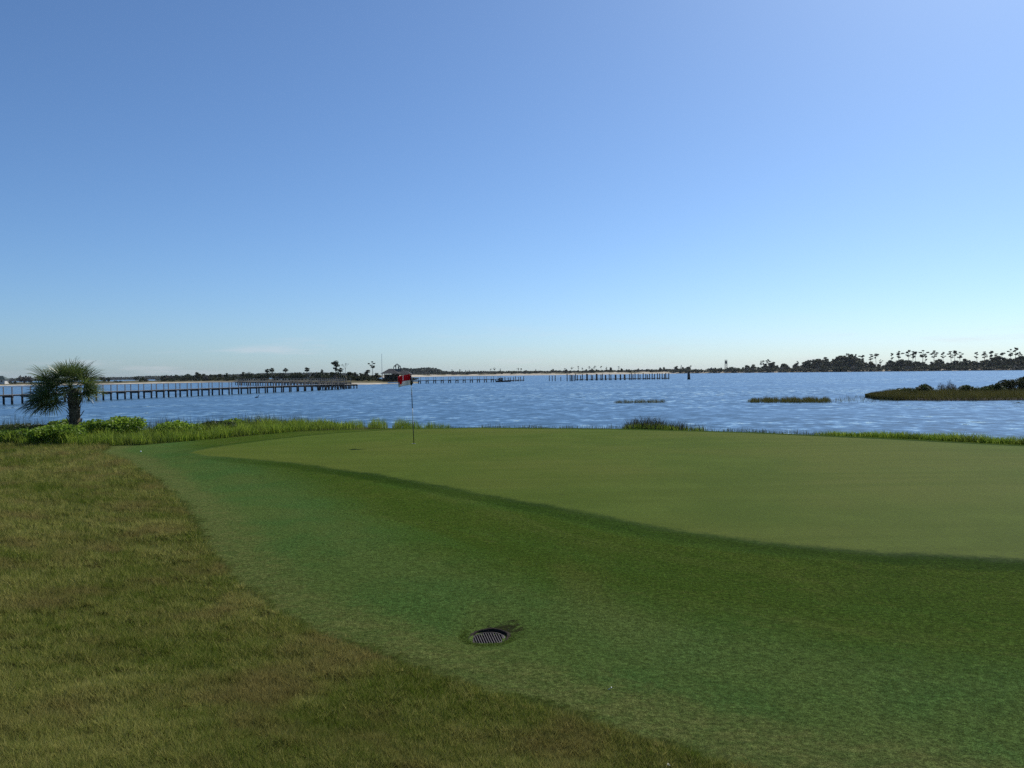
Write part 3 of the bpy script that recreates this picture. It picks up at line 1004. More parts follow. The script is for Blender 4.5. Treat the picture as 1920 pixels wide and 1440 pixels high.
def near_palm():
    depth = 30.5
    base = at_depth(141, 800, depth)
    base.z = hz(base.x, base.y) - .05
    top = at_depth(138, 742, depth)
    root = empty('palm_tree', base)
    tag(root, 'cabbage palm with a wind-swept fan crown and shaggy trunk on the left bank', 'palm tree')
    t = top - base
    tr = MB()
    N = 14
    pts = [Vector((t.x * k / N + .02 * math.sin(k), .02 * math.cos(k * 1.3), t.z * 1.16 * k / N)) for k in range(N + 1)]
    tr.tube(pts, [.185 + .035 * math.sin(k * 1.9) * .4 + (.05 if k == 0 else 0) for k in range(N + 1)], 12)
    trunk = tr.build('trunk', M['palm_bark'], root, smooth=True)
    bt = MB()                                   # old leaf bases crossing up the trunk, one shared mesh
    bt.add([(0, -.055, 0), (0, .055, 0), (.03, -.045, .02), (.03, .045, .02), (.085, -.02, .24), (.085, .02, .24), (.05, 0, .20)],
           [(0, 1, 3, 2), (2, 3, 5, 4), (0, 2, 4, 6), (1, 6, 5, 3), (4, 5, 6)])
    bme = bt.mesh('leaf_base')
    bme.materials.append(M['palm_bark'])
    for k in range(70):
        f = k / 70
        a = k * 2.4
        z = .12 + f * t.z * 1.05
        c = Vector((t.x * f, 0, z))
        o = bpy.data.objects.new('leaf_base', bme)
        o.location = c + Vector((math.cos(a), math.sin(a), 0)) * .165
        o.rotation_euler = (random.uniform(-.4, .4), random.uniform(-.05, .35), a)
        s = random.uniform(.7, 1.25)
        o.scale = (s, s, s)
        link(o, trunk)
    fm = [frond_mesh('frond', .66, .72, 30, .25, 1), frond_mesh('frond', .60, .78, 32, .5, 2), frond_mesh('frond', .80, .70, 28, .35, 3)]
    crown = Vector((t.x - .12, 0, t.z * 1.12 + .16))

    def put(az, el, s, v, roll, off=(0, 0, 0)):
        o = bpy.data.objects.new('frond', fm[v])
        R = Matrix.Rotation(az, 3, 'Z') @ Matrix.Rotation(-el, 3, 'Y') @ Matrix.Rotation(roll, 3, 'X')
        o.rotation_euler = R.to_euler()
        o.location = crown + Vector(off)
        o.scale = (s, s, s)
        link(o, root)
    for k in range(26):
        az = k * 2.399 + random.uniform(-.2, .2)
        el = math.radians(-34 + 116 * ((k + .5) / 26) ** .85)
        s = random.uniform(.82, 1.02) * (1.0 - .12 * max(0, math.sin(el)))
        put(az, el, s, k % 3, random.uniform(-.5, .5))
    # the wind holds the left side out and down
    for (azd, eld, s) in [(168, -28, 1.40), (188, -22, 1.46), (178, -14, 1.50), (200, -34, 1.35), (174, -26, 1.52), (182, -20, 1.5), (155, -18, 1.28), (172, -40, 1.18), (190, -6, 1.25),
                          (165, 4, 1.20), (196, 12, 1.15), (180, 20, 1.18), (176, -33, 1.42), (184, -44, 1.12), (160, 30, 1.1), (205, 34, 1.05),
                          (20, -12, 1.0), (-15, 6, 1.05), (8, 24, 1.02), (-25, 38, 1.0), (30, 50, 1.0), (-5, -28, .92)]:
        put(math.radians(azd), math.radians(eld), s, random.randrange(3), random.uniform(-.7, .7))
    # dead hanging fronds beside the trunk
    return root


near_palm()

# ------------------------------------------------------------------ flagstick
def flagstick():
    b = on_ground(776, 832)
    root = empty('flagstick', b)
    tag(root, 'thin striped golf flagstick with a red and white flag on the green', 'flagstick')
    topw = at_depth(770.6, 704, b.y)
    t = topw - b
    L = t.length
    n = t.normalized()
    bands = [(0, .34, 'black'), (.34, .52, 'white'), (.52, .76, 'black'), (.76, .86, 'white')]
    for (a, c, m) in bands:
        mb = MB()
        mb.tube([n * L * a, n * L * c], .0125 if m == 'black' else .0115, 8)
        o = mb.build('pole_band', M[m], root, smooth=True)
    mb = MB()
    mb.tube([n * L * .858, n * L * 1.0], .030, 10)
    mb.tube([n * L * 1.0, n * (L + .02)], [.02, .008], 8)
    mb.build('flag_sleeve', M['black'], root, smooth=True)
    cup = MB()
    for k in range(20):
        a0, a1 = 2 * math.pi * k / 20, 2 * math.pi * (k + 1) / 20
        r0, r1 = .050, .056
        cup.add([(math.cos(a0) * r0, math.sin(a0) * r0, .006), (math.cos(a0) * r1, math.sin(a0) * r1, .006),
                 (math.cos(a1) * r1, math.sin(a1) * r1, .006), (math.cos(a1) * r0, math.sin(a1) * r0, .006)], [(0, 1, 2, 3)], 0)
        cup.add([(math.cos(a0) * r0, math.sin(a0) * r0, .006), (math.cos(a1) * r0, math.sin(a1) * r0, .006), (0, 0, .005)], [(0, 1, 2)], 1)  # dark inside of the hole painted as a flat black disc
    cup.build('cup', [M['white'], M['black']], root)
    # cloth, waving away to the left; red above, white below
    W, H, nx, ny = .36, .33, 18, 12
    for part, (j0, j1), m, lab in (('flag_red_half', (6, 12), 'red', 'red upper half of the flag'), ('flag_white_half', (0, 6), 'flag_white', 'white lower half of the flag')):
        V, F = [], []
        for i in range(nx + 1):
            u = i / nx
            for j in range(j0, j1 + 1):
                v = j / ny
                cut = .45 - .02 * u                       # the seam
                vv = cut * (v / .5) if v <= .5 else cut + (1 - cut) * (v - .5) / .5
                x = -.028 - W * (u - .06 * math.sin(u * 6))
                z = L * .862 + H * vv - .055 * u * u - .02 * u
                y = .05 * math.sin(u * 9 + vv * 2) * (.3 + u) - .06 * u
                V.append(n * (z / n.z) * 1.0 + Vector((x, y, 0)))
        m1 = j1 - j0 + 1
        for i in range(nx):
            for j in range(m1 - 1):
                a = i * m1 + j
                F.append((a, a + m1, a + m1 + 1, a + 1))
        me = bpy.data.meshes.new(part)
        me.from_pydata(V, [], F)
        me.polygons.foreach_set('use_smooth', [True] * len(F))
        at = me.attributes.new('tint', 'FLOAT', 'POINT')
        at.data.foreach_set('value', [.5] * len(V))
        me.materials.append(M[m])
        me.materials.append(M['flag_white' if m == 'red' else 'red'])
        mi = []
        for i in range(nx):
            for j in range(m1 - 1):
                u, v = i / nx, j / (m1 - 1)
                if m == 'red':
                    mi.append(1 if (.50 < u < .60 and .15 < v < .9) else 0)      # white printed stroke
                else:
                    mi.append(1 if (.62 < u < .84 and .45 < v < .95) else 0)     # red print on the white
        me.polygons.foreach_set('material_index', mi)
        sol = mesh_obj(part, me, None, root)
        sol['label'] = lab
        md = sol.modifiers.new('thickness', 'SOLIDIFY'); md.thickness = .002


flagstick()


# ------------------------------------------------------------------ drain
def drain():
    z0 = hz(DRAIN.x, DRAIN.y) - .004
    root = empty('storm_drain', (DRAIN.x, DRAIN.y, z0))
    root.rotation_euler = (math.radians(3), math.radians(-2), .2)
    tag(root, 'round slotted drain grate sunk in the fairway grass', 'drain')
    R = .150
    rim = MB()
    N = 40
    for k in range(N):
        a0, a1 = 2 * math.pi * k / N, 2 * math.pi * (k + 1) / N
        q = []
        for (r, z) in ((R, -.02), (R, .006), (R - .014, .009), (R - .018, -.02)):
            q.append([(math.cos(a) * r, math.sin(a) * r, z) for a in (a0, a1)])
        for s in range(3):
            rim.add([q[s][0], q[s][1], q[s + 1][1], q[s + 1][0]], [(0, 1, 2, 3)])
    rim.build('rim', M['iron'], root, smooth=False)
    for k in range(-6, 7):
        x = k * .0212
        l = math.sqrt(max(0, (R - .012) ** 2 - x * x))
        b = MB()
        b.box((x, 0, -.002), (.0075, 2 * l, .016))
        b.build('grate_bar', M['iron'], root)
    for yy in (-.05, .045):
        b = MB()
        l = math.sqrt((R - .012) ** 2 - yy * yy)
        b.box((0, yy, -.008), (2 * l, .006, .010))
        b.build('cross_bar', M['iron'], root)
    pit = MB()
    for k in range(N):
        a0, a1 = 2 * math.pi * k / N, 2 * math.pi * (k + 1) / N
        rr = R + .012
        A, B = [(math.cos(a) * rr, math.sin(a) * rr) for a in (a0, a1)]
        pit.add([A + (-.012,), B + (-.012,), B + (-.35,), A + (-.35,)], [(0, 1, 2, 3)])
        pit.add([A + (-.35,), B + (-.35,), (0, 0, -.35)], [(0, 1, 2)])
    pit.build('basin', M['pit'], root)
    # ragged lip of bare soil round the hole, overhanging at the back and right
    lip = MB()
    N = 72
    ring = []
    for k in range(N):
        a = 2 * math.pi * k / N
        back = max(0, math.sin(a + .35))
        r_in = .158 + .012 * back + .004 * math.sin(7 * a) + random.uniform(-.004, .004)
        r_mid = .170 + .014 * back
        r_out = .185 + .035 * back + random.uniform(-.012, .012)
        row = []
        for (r, dz) in ((r_in, -.05), (r_in, .002 + .010 * back), (r_mid, .006 + .012 * back), (r_out, -.012)):
            wx, wy = math.cos(a) * r, math.sin(a) * r
            g = hz(DRAIN.x + wx, DRAIN.y + wy) - z0
            row.append((wx, wy, g + dz + random.uniform(-.004, .004)))
        ring.append(row)
    vs = [p for r in ring for p in r]
    fs = []
    for k in range(N):
        for s in range(3):
            a, b = k * 4 + s, ((k + 1) % N) * 4 + s
            fs.append((a, b, b + 1, a + 1))
    lip.add(vs, fs)
    lo = lip.build('soil_lip', M['soil'], root, smooth=True)
    lo.rotation_euler = (0, 0, -.2)
    lo['label'] = 'dark bare soil lip behind the grate'
    # grass straggling over the lip
    n = 1500
    a = RNG.uniform(0, 2 * np.pi, n)
    back = np.clip(np.sin(a + .35), 0, 1)
    r = .172 + (.09 + .15 * back) * RNG.random(n) ** .8
    k = RNG.random(n) < np.clip(.9 - .75 * back + .9 * (r - .2), .08, 1)
    a, r = a[k], r[k]
    P2 = np.stack([DRAIN.x + np.cos(a) * r, DRAIN.y + np.sin(a) * r], 1)
    z = height(P2)
    V, T, A = blades(np.stack([P2[:, 0], P2[:, 1], z], 1), RNG.uniform(.008, .026, len(r)), .0030, RNG.uniform(.3, 1.4, len(r)), 1,
                     np.clip(RNG.normal(.35, .3, len(r)), 0, 1), lean_dir=a + np.pi + RNG.normal(0, .7, len(a)))
    tag(mesh_obj('drain_edge_grass', np_mesh('drain_edge_grass', V, T, A), M['grass_fairway']), 'longer grass straggling over the edge of the drain', 'grass', kind='stuff')


drain()


def golf_ball(px, py, label, name='golf_ball'):
    p = on_ground(px, py)
    me = bpy.data.meshes.new(name)
    bm = bmesh.new()
    bmesh.ops.create_icosphere(bm, subdivisions=4, radius=.02135)
    for i, v in enumerate(bm.verts):
        if i % 3 == 0: v.co *= .985
    bm.to_mesh(me); bm.free()
    me.polygons.foreach_set('use_smooth', [True] * len(me.polygons))
    o = mesh_obj(name, me, M['ball'])
    o.location = p + Vector((0, 0, .024))
    tag(o, label, 'golf ball')


golf_ball(264, 848, 'white golf ball lying on the fairway left of the green')


def broken_tee(px, py, label):
    p = on_ground(px, py)
    mb = MB()
    mb.tube([(0, 0, 0), (.004, .002, .008), (.012, .006, .020), (.014, .007, .026)], [.002, .0022, .003, .007], 8)
    o = mb.build('golf_tee', M['ball'], smooth=True)
    o.location = p
    o.rotation_euler = (.6, .5, random.uniform(0, 6))
    tag(o, label, 'golf tee')


broken_tee(1140, 1293, 'small white tee lying in the pale mown band below the drain')
broken_tee(1258, 1436, 'small white tee at the bottom edge of the picture')


# ------------------------------------------------------------------ piers
def pile_mesh(r, h, sink=1.2, cap=True):
    mb = MB()
    mb.tube([(0, 0, -sink), (0, 0, h - .06), (0, 0, h)], [r * 1.05, r, r * .8], 8)
    me = mb.mesh('pile', True)
    me.materials.append(M['pile'])
    return me


def pier(name, label, A, B, n, width, deck, rail, pile_r=.14, boards='board', railmat='rail', mid_rail=True, post_every=1, jitter=0.0, group=None, post_up=True, tall=None):
    A, B = Vector(A), Vector(B)
    d = (B - A); L = d.length
    u = d.normalized()
    s = Vector((-u.y, u.x, 0))
    root = empty(name, (A.x, A.y, 0))
    tag(root, label, 'pier', group)
    pm = {}
    for i in range(n + 1):
        c = u * (L * i / n)
        for sd in (-1, 1):
            h = (deck + rail + .04) if (post_up and i % post_every == 0) else deck - .02
            if tall: h = tall[0] + (tall[1] - tall[0]) * random.random()
            key = round(h, 1) if tall else h
            if key not in pm: pm[key] = pile_mesh(pile_r if not post_up or tall else pile_r, key if tall else min(key, deck - .02))
            o = bpy.data.objects.new('pile', pm[key])
            o.location = c + s * sd * (width / 2 - .1) + Vector((random.uniform(-jitter, jitter), random.uniform(-jitter, jitter), 0))
            o.rotation_euler = (random.uniform(-.012, .012), random.uniform(-.012, .012), random.uniform(0, 6))
            link(o, root)
        cb = MB()
        cb.beam(c - s * (width / 2 + .1) + Vector((0, 0, deck - .28)), c + s * (width / 2 + .1) + Vector((0, 0, deck - .28)), .15, .2)
        cb.build('cross_beam', M['stringer'], root)
    for sd in (-1, 0, 1):
        st = MB()
        st.beam(s * sd * (width / 2 - .12) + Vector((0, 0, deck - .11)), u * L + s * sd * (width / 2 - .12) + Vector((0, 0, deck - .11)), .07, .16)
        st.build('stringer', M['stringer'], root)
    bd = MB()
    k = 0.0
    while k < L - .1:
        c = u * (k + .07) + Vector((0, 0, deck + random.uniform(-.004, .004)))
        bd.box(c, (.135, width + random.uniform(-.03, .03), .04), rz=math.atan2(u.y, u.x))
        k += .15
    o = bd.build('deck_boards', M[boards], root)
    o['kind'] = 'stuff'
    if rail > 0:
        pmesh = MB(); pmesh.box((0, 0, rail / 2), (.1, .1, rail)); pme = pmesh.mesh('rail_post'); pme.materials.append(M[railmat])
        for i in range(n + 1):
            for sd in (-1, 1):
                o = bpy.data.objects.new('rail_post', pme)
                o.location = u * (L * i / n) + s * sd * (width / 2 - .08) + Vector((0, 0, deck + .02))
                o.rotation_euler = (0, 0, math.atan2(u.y, u.x))
                link(o, root)
        for sd in (-1, 1):
            for (zz, hh, ww) in ((deck + rail + .03, .045, .14),) + (((deck + rail * .5, .09, .035),) if mid_rail else ()):
                rm = MB()
                off = s * sd * (width / 2 - .08)
                rm.beam(off + Vector((0, 0, zz)), off + u * L + Vector((0, 0, zz)), ww, hh)
                rm.build('hand_rail', M[railmat], root)
    return root


pa, pb = ground(-60, 761.5), ground(640, 730.0)
pier('long_pier', 'long weathered timber pier with railings reaching from the left edge past the palm', pa, pb, 33, 1.7, 1.28, 1.02, mid_rail=False)
# head of the pier and the bleached walkway behind it
ha, hb = ground(592, 731.2), ground(655, 728.6)
pier('boat_landing', 'low crowded boat landing at the outer end of the long pier', ha + Vector((.8, 2.2, 0)), hb + Vector((.6, 1.5, 0)), 11, 2.6, 1.05, 0.0, mid_rail=False, post_up=False, jitter=.2)
wa, wb = ground(652, 726.4), ground(446, 722.0)
pier('walkway', 'bleached tan timber walkway with railings behind the long pier', wa, wb, 36, 2.0, 1.35, 1.15, boards='tan', railmat='tan')
ca, cb_ = ground(772, 719.6), ground(936, 716.2)
pier('pier', 'slim dark pier with railings running right from the pavilion', ca, cb_, 12, 1.8, 1.15, 1.05, pile_r=.17, mid_rail=False)
da, db = ground(960, 715.2), ground(980, 714.4)
pier('landing', 'short low landing stage just beyond the moored work boat', ground(950, 715.6), ground(979, 714.4), 3, 1.6, .55, 0.0, tall=(1.6, 2.3))
ra, rb = ground(1082, 713.4), ground(1252, 710.9)
pier('dock', 'broad low dock bristling with tall dark pilings right of centre', ra, rb, 19, 3.4, .55, 0.0, pile_r=.19, tall=(1.9, 2.75), jitter=.35)


def lone_pile(px, py, top, r, label, name='mooring_pile', lean=0):
    p = ground(px, py, 0)
    h = at_depth(px, top, p.y).z
    o = bpy.data.objects.new(name, pile_mesh(r, h))
    o.location = p
    o.rotation_euler = (0, lean, random.uniform(0, 3))
    link(o)
    tag(o, label, 'piling', 'bare pilings standing in the water')


for (px, top, r, lb) in [(1030, 704, .15, 'leftmost of the bare pilings left of the broad dock'), (1035.5, 704.5, .15, 'second bare piling from the left before the dock'),
                         (1041, 703.6, .18, 'third bare piling from the left before the dock'), (1051.5, 706.5, .14, 'short bare piling standing alone mid-row before the dock'),
                         (1063.4, 700.5, .20, 'tallest bare piling left of the broad dock'), (1069, 702.5, .18, 'bare piling just right of the tallest one'),
                         (1072.4, 703, .30, 'thick bare piling near the left end of the dock'), (1076.5, 703.5, .18, 'last bare piling before the left end of the dock')]:
    lone_pile(px, 714.3, top, r, lb)

# thick cluster of piles (dolphin)
pc = ground(1291.5, 711.2, 0)
root = empty('pile_cluster', pc)
tag(root, 'thick dark bundle of pilings standing alone right of the dock', 'piling')
hh = at_depth(1291.5, 697, pc.y).z
for k in range(7):
    a = k * math.pi / 3
    o = bpy.data.objects.new('pile', pile_mesh(.22, hh - random.uniform(0, .15)))
    rr = 0 if k == 6 else .36
    o.location = (math.cos(a) * rr, math.sin(a) * rr, 0)
    o.rotation_euler = (-.05 * math.sin(a), .05 * -math.cos(a) * (1 if k < 6 else 0), 0)
    link(o, root)
mb = MB()
for z in (hh * .55, hh * .85):
    mb.tube([(math.cos(q) * .57, math.sin(q) * .57, z) for q in np.linspace(0, 2 * math.pi, 17)], .03, 5, cap=False)
mb.build('cable_wrap', M['hull'], root)


# ------------------------------------------------------------------ work boat
def work_boat():
    p = ground(944, 716.2, 0)
    root = empty('work_boat', p, math.radians(4))
    tag(root, 'dark low work boat with a small cabin moored at the end of the slim pier', 'boat')
    L, W = 5.8, 1.9
    V, F = [], []
    N = 10
    for i in range(N + 1):
        u = i / N
        w = W / 2 * (1 - max(0, (u - .55) / .45) ** 2 * .95)
        sheer = .55 + .25 * max(0, (u - .5) * 2) ** 2
        x = -L / 2 + L * u
        V += [(x, -w, sheer), (x * .97, -w * .75, -.15), (x * .97, w * .75, -.15), (x, w, sheer)]
    for i in range(N):
        a = i * 4
        for s in range(3):
            F.append((a + s, a + 4 + s, a + 5 + s, a + 1 + s))
        F.append((a + 3, a + 7, a + 4, a))
    F.append((0, 1, 2, 3)); F.append((N * 4 + 3, N * 4 + 2, N * 4 + 1, N * 4))
    me = bpy.data.meshes.new('hull'); me.from_pydata(V, [], F); me.update()
    mesh_obj('hull', me, M['hull'], root)
    mb = MB()
    mb.box((-1.0, 0, 1.05), (1.5, 1.3, 1.0)); mb.box((-1.0, 0, 1.59), (1.8, 1.5, .08))
    cab = mb.build('cabin', M['wall_dark'], root)
    for y in (-.66, .66):
        w = MB(); w.box((-1.0, y, 1.2), (.9, .02, .4)); w.build('window', M['steel'], cab)
    mb = MB(); mb.box((-2.95, 0, .55), (.35, .4, .7)); mb.build('outboard_motor', M['black'], root)
    mb = MB()
    for (a, b) in (((.2, -.7, .62), (.2, -.7, 1.3)), ((1.8, -.55, .7), (1.8, -.55, 1.3)), ((.2, .7, .62), (.2, .7, 1.3)), ((1.8, .55, .7), (1.8, .55, 1.3)),
                   ((.2, -.7, 1.3), (1.8, -.55, 1.3)), ((.2, .7, 1.3), (1.8, .55, 1.3))):
        mb.beam(a, b, .05, .05)
    mb.build('hand_rail', M['steel'], root)


work_boat()


# ------------------------------------------------------------------ floating water bird
def water_bird():
    p = ground(481.5, 746.6, 0)
    root = empty('water_bird', p, math.radians(0))
    tag(root, 'dark water bird floating below the long pier with its neck raised', 'bird')
    me = bpy.data.meshes.new('body')
    bm = bmesh.new()
    pts = [(-.34, .06), (-.26, .10), (-.10, .15), (.08, .16), (.18, .17), (.225, .27), (.24, .37), (.27, .43), (.32, .44), (.36, .43)]
    rad = [.015, .05, .10, .11, .085, .045, .035, .045, .040, .012]
    rings = []
    for i, ((x, z), r) in enumerate(zip(pts, rad)):
        q = pts[min(i + 1, len(pts) - 1)]; q0 = pts[max(i - 1, 0)]
        d = Vector((q[0] - q0[0], 0, q[1] - q0[1])).normalized()
        s = Vector((0, 1, 0)); u = s.cross(d)
        rings.append([bm.verts.new(Vector((x, 0, z)) + (s * math.cos(a) * 1.1 + u * math.sin(a) * .9) * r) for a in np.linspace(0, 2 * math.pi, 10, endpoint=False)])
    for r0, r1 in zip(rings[:-1], rings[1:]):
        for k in range(10):
            bm.faces.new((r0[k], r0[(k + 1) % 10], r1[(k + 1) % 10], r1[k]))
    bm.faces.new(rings[0][::-1]); bm.faces.new(rings[-1])
    for f in bm.faces: f.smooth = True
    bm.to_mesh(me); bm.free()
    mesh_obj('body', me, M['bird'], root)
    mb = MB(); mb.tube([(.35, 0, .43), (.42, 0, .415)], [.014, .004], 6); mb.build('bill', M['bill'], root)


water_bird()


# ------------------------------------------------------------------ pavilion, flagpole, tower, house
def hip_roof(mb, cx, cy, w, d, z0, z1, ridge, mi=0):
    a = [(cx - w / 2, cy - d / 2, z0), (cx + w / 2, cy - d / 2, z0), (cx + w / 2, cy + d / 2, z0), (cx - w / 2, cy + d / 2, z0),
         (cx - ridge / 2, cy, z1), (cx + ridge / 2, cy, z1)]
    mb.add(a, [(0, 1, 5, 4), (1, 2, 5), (2, 3, 4, 5), (3, 0, 4), (3, 2, 1, 0)], mi)


def pavilion():
    d = 302.0
    p = at_depth(731, 718, d); p.z = 0.9
    k = d / FPX
    root = empty('pavilion', p, 0)
    tag(root, 'dark hip-roofed timber pavilion with an arched cupola on the point', 'pavilion')
    fl = MB(); fl.box((0, 2.5, .0), (6.2, 6.0, .5)); fl.build('floor', M['stringer'], root)
    for x in (-2.8, -1.4, 0, 1.4, 2.8):
        for y in (0, 5.0):
            b = MB(); b.box((x, y, 1.55), (.2, .2, 2.7)); b.build('post', M['wall_dark'], root)
    for (x0, x1) in ((-2.8, -1.4), (-1.4, 0), (0, 1.4), (1.4, 2.8)):
        b = MB(); b.box(((x0 + x1) / 2, .02, .75), (x1 - x0 - .22, .06, 1.0)); b.build('wall_panel', M['wall_dark'], root)
        b = MB(); b.box(((x0 + x1) / 2, 5.0, 1.4), (x1 - x0 - .22, .06, 2.3)); b.build('wall_panel', M['wall_dark'], root)
    b = MB()
    for i in range(14):
        b.box((-2.7 + i * .415, .02, 1.75), (.05, .05, 1.0))
    b.build('lattice_screen', M['stringer'], root)
    r = MB(); hip_roof(r, 0, 2.5, 7.0, 7.0, 2.85, 4.75, 1.2)
    ro = r.build('roof', M['roof'], root)
    # cupola of arched frames
    def arch(cx, cy, w, z0, h, t=.16, rz=0):
        mb = MB()
        pts = [(-w / 2, 0, 0), (-w / 2, 0, h * .5)] + [(math.cos(a) * w / 2, 0, h * .5 + math.sin(a) * h * .5) for a in np.linspace(math.pi, 0, 9)[1:-1]] + [(w / 2, 0, h * .5), (w / 2, 0, 0)]
        pts = [Matrix.Rotation(rz, 3, 'Z') @ Vector(q) + Vector((cx, cy, z0)) for q in pts]
        mb.tube(pts, t, 6)
        return mb
    arch(2.3, 3.6, 1.0, 3.9, 2.6, .17).build('cupola_arch', M['roof'], ro)
    arch(1.35, 4.0, .9, 3.9, 1.9, .15, .5).build('cupola_arch', M['roof'], ro)
    arch(3.25, 4.0, .9, 3.7, 1.9, .15, -.5).build('cupola_arch', M['roof'], ro)
    b = MB(); b.box((2.3, 3.9, 4.2), (2.5, .9, .9)); b.build('cupola_base', M['rail'], ro)
    b = MB(); b.tube([(1.0, 4.0, 5.65), (1.5, 3.8, 6.0), (2.3, 3.6, 6.6), (3.1, 3.8, 6.0), (3.6, 4.0, 5.6)], .12, 6); b.build('cupola_ridge', M['roof'], ro)

    q = at_depth(757, 718, d + 6); q.z = .8
    root2 = empty('shelter', q, 0)
    tag(root2, 'open grey shelter with a low roof and white post beside the pavilion', 'shelter')
    for (x, y, m) in ((-2.3, 0, 'white'), (2.2, 0, 'rail'), (-2.3, 4, 'rail'), (2.2, 4, 'rail'), (0, 4, 'rail')):
        b = MB(); b.box((x, y, 1.4), (.2, .2, 2.8)); b.build('post', M[m], root2)
    r = MB(); hip_roof(r, 0, 2, 5.8, 5.6, 2.75, 4.2, 1.0); r.build('roof', M['roof'], root2)
    b = MB(); b.box((0, 2, .15), (5.2, 4.6, .3)); b.build('floor', M['rail'], root2)
    b = MB(); b.box((-.6, 3.9, 1.3), (2.0, .08, 1.9)); b.build('back_wall', M['wall_dark'], root2)

    f = at_depth(716.5, 718, d - 2); f.z = .7
    root3 = empty('flagpole', f, 0)
    tag(root3, 'tall slender bare flagpole left of the pavilion', 'flagpole')
    ht = at_depth(715, 664, d - 2).z - .7
    b = MB(); b.tube([(0, 0, 0), (0, 0, ht)], [.09, .055], 8); b.build('pole', M['steel'], root3)
    b = MB(); b.tube([(0, 0, 0), (0, 0, 2.6)], [.16, .13], 8); b.build('base_sleeve', M['white'], root3)
    b = MB(); b.tube([(0, 0, ht), (0, 0, ht + .1), (0, 0, ht + .2)], [.03, .11, .02], 8); b.build('finial', M['steel'], root3)
    # upturned white skiff on the sand
    s = at_depth(738, 719.6, 287); s.z = .25
    b = MB()
    N = 8
    for i in range(N):
        u0, u1 = i / N, (i + 1) / N
        def sec(u):
            w = .75 * math.sin(math.pi * min(1, u * .9 + .12)) ** .6
            return [(-2.1 + 4.2 * u, -w, 0), (-2.1 + 4.2 * u, -w * .6, .42), (-2.1 + 4.2 * u, w * .6, .42), (-2.1 + 4.2 * u, w, 0)]
        a, c = sec(u0), sec(u1)
        b.add(a + c, [(0, 4, 5, 1), (1, 5, 6, 2), (2, 6, 7, 3)])
    o = b.build('skiff', M['white'])
    o.location = s
    tag(o, 'white skiff lying upturned on the shore in front of the pavilion', 'boat')


pavilion()


def tower():
    d = shore_depth(SHORE_FAR, 1361) + 14
    p = at_depth(1361.5, 697, d); p.z = 1.2
    top = at_depth(1361.5, 675, d).z - p.z
    w = 4.2 / FPX * d
    root = empty('lookout_tower', p)
    tag(root, 'thin skeleton tower rising above the trees of the far shore', 'tower')
    for sx in (-1, 1):
        for sy in (-1, 1):
            b = MB(); b.tube([(sx * w * .55, sy * w * .55, -.5), (sx * w * .38, sy * w * .38, top)], .16, 6); b.build('leg', M['stringer'], root)
    for k in range(5):
        z0, z1 = top * k / 5, top * (k + 1) / 5
        b = MB()
        f0, f1 = .55 - .17 * k / 5, .55 - .17 * (k + 1) / 5
        for sy in (-1, 1):
            b.beam((-w * f0, sy * w * f0, z0), (w * f1, sy * w * f1, z1), .12, .12)
            b.beam((w * f0, sy * w * f0, z0), (-w * f1, sy * w * f1, z1), .12, .12)
            b.beam((-w * f1, sy * w * f1, z1), (w * f1, sy * w * f1, z1), .14, .14)
        b.build('bracing', M['stringer'], root)
    b = MB(); b.box((0, 0, top + .1), (w * 1.0, w * 1.0, .2)); b.build('platform', M['stringer'], root)
    b = MB(); b.box((0, 0, top * .8), (w * .75, w * .75, top * .22)); b.build('cabin', M['rail'], root)


tower()


def house():
    d = shore_depth(SHORE_LEFT, 0) + 16
    p = at_depth(-4, 720, d); p.z = 1.2
    root = empty('house', p, .1)
    tag(root, 'small pale house with a dark green roof at the left edge of the far shore', 'house')
    b = MB(); b.box((0, 2.5, 1.2), (8.0, 5, 2.8)); b.build('wall', M['wall_white'], root)
    r = MB(); hip_roof(r, 0, 2.5, 9.4, 6.4, 2.6, 4.9, 3.5); r.build('roof', M['roof_green'], root)
    for x in (-2.6, -.4, 2.2):
        w = MB(); w.box((x, -.02, 1.5), (.9, .06, 1.2)); w.build('window', M['black'], root)
    w = MB(); w.box((.9, -.02, .95), (.9, .06, 2.0)); w.build('door', M['wall_dark'], root)


house()


# ------------------------------------------------------------------ far trees
def crown_mesh(name, clumps, n_per, leaf, mat, flat=.3, shell=.45):
    pts, tn = [], []
    for (c, r) in clumps:
        b = ball(n_per, shell) * np.array(r) + np.array(c)
        pts.append(b)
        t0 = random.uniform(-.2, .2)
        tn.append(np.clip(RNG.normal(.4 + t0, .22, n_per), 0, 1))
    pts = np.concatenate(pts); tn = np.concatenate(tn)
    V, T, A = leaves(pts, RNG.uniform(.6, 1.3, len(pts)) * leaf, tn, flat, .7)
    me = np_mesh(name, V, T, A)
    me.materials.append(M[mat])
    return me


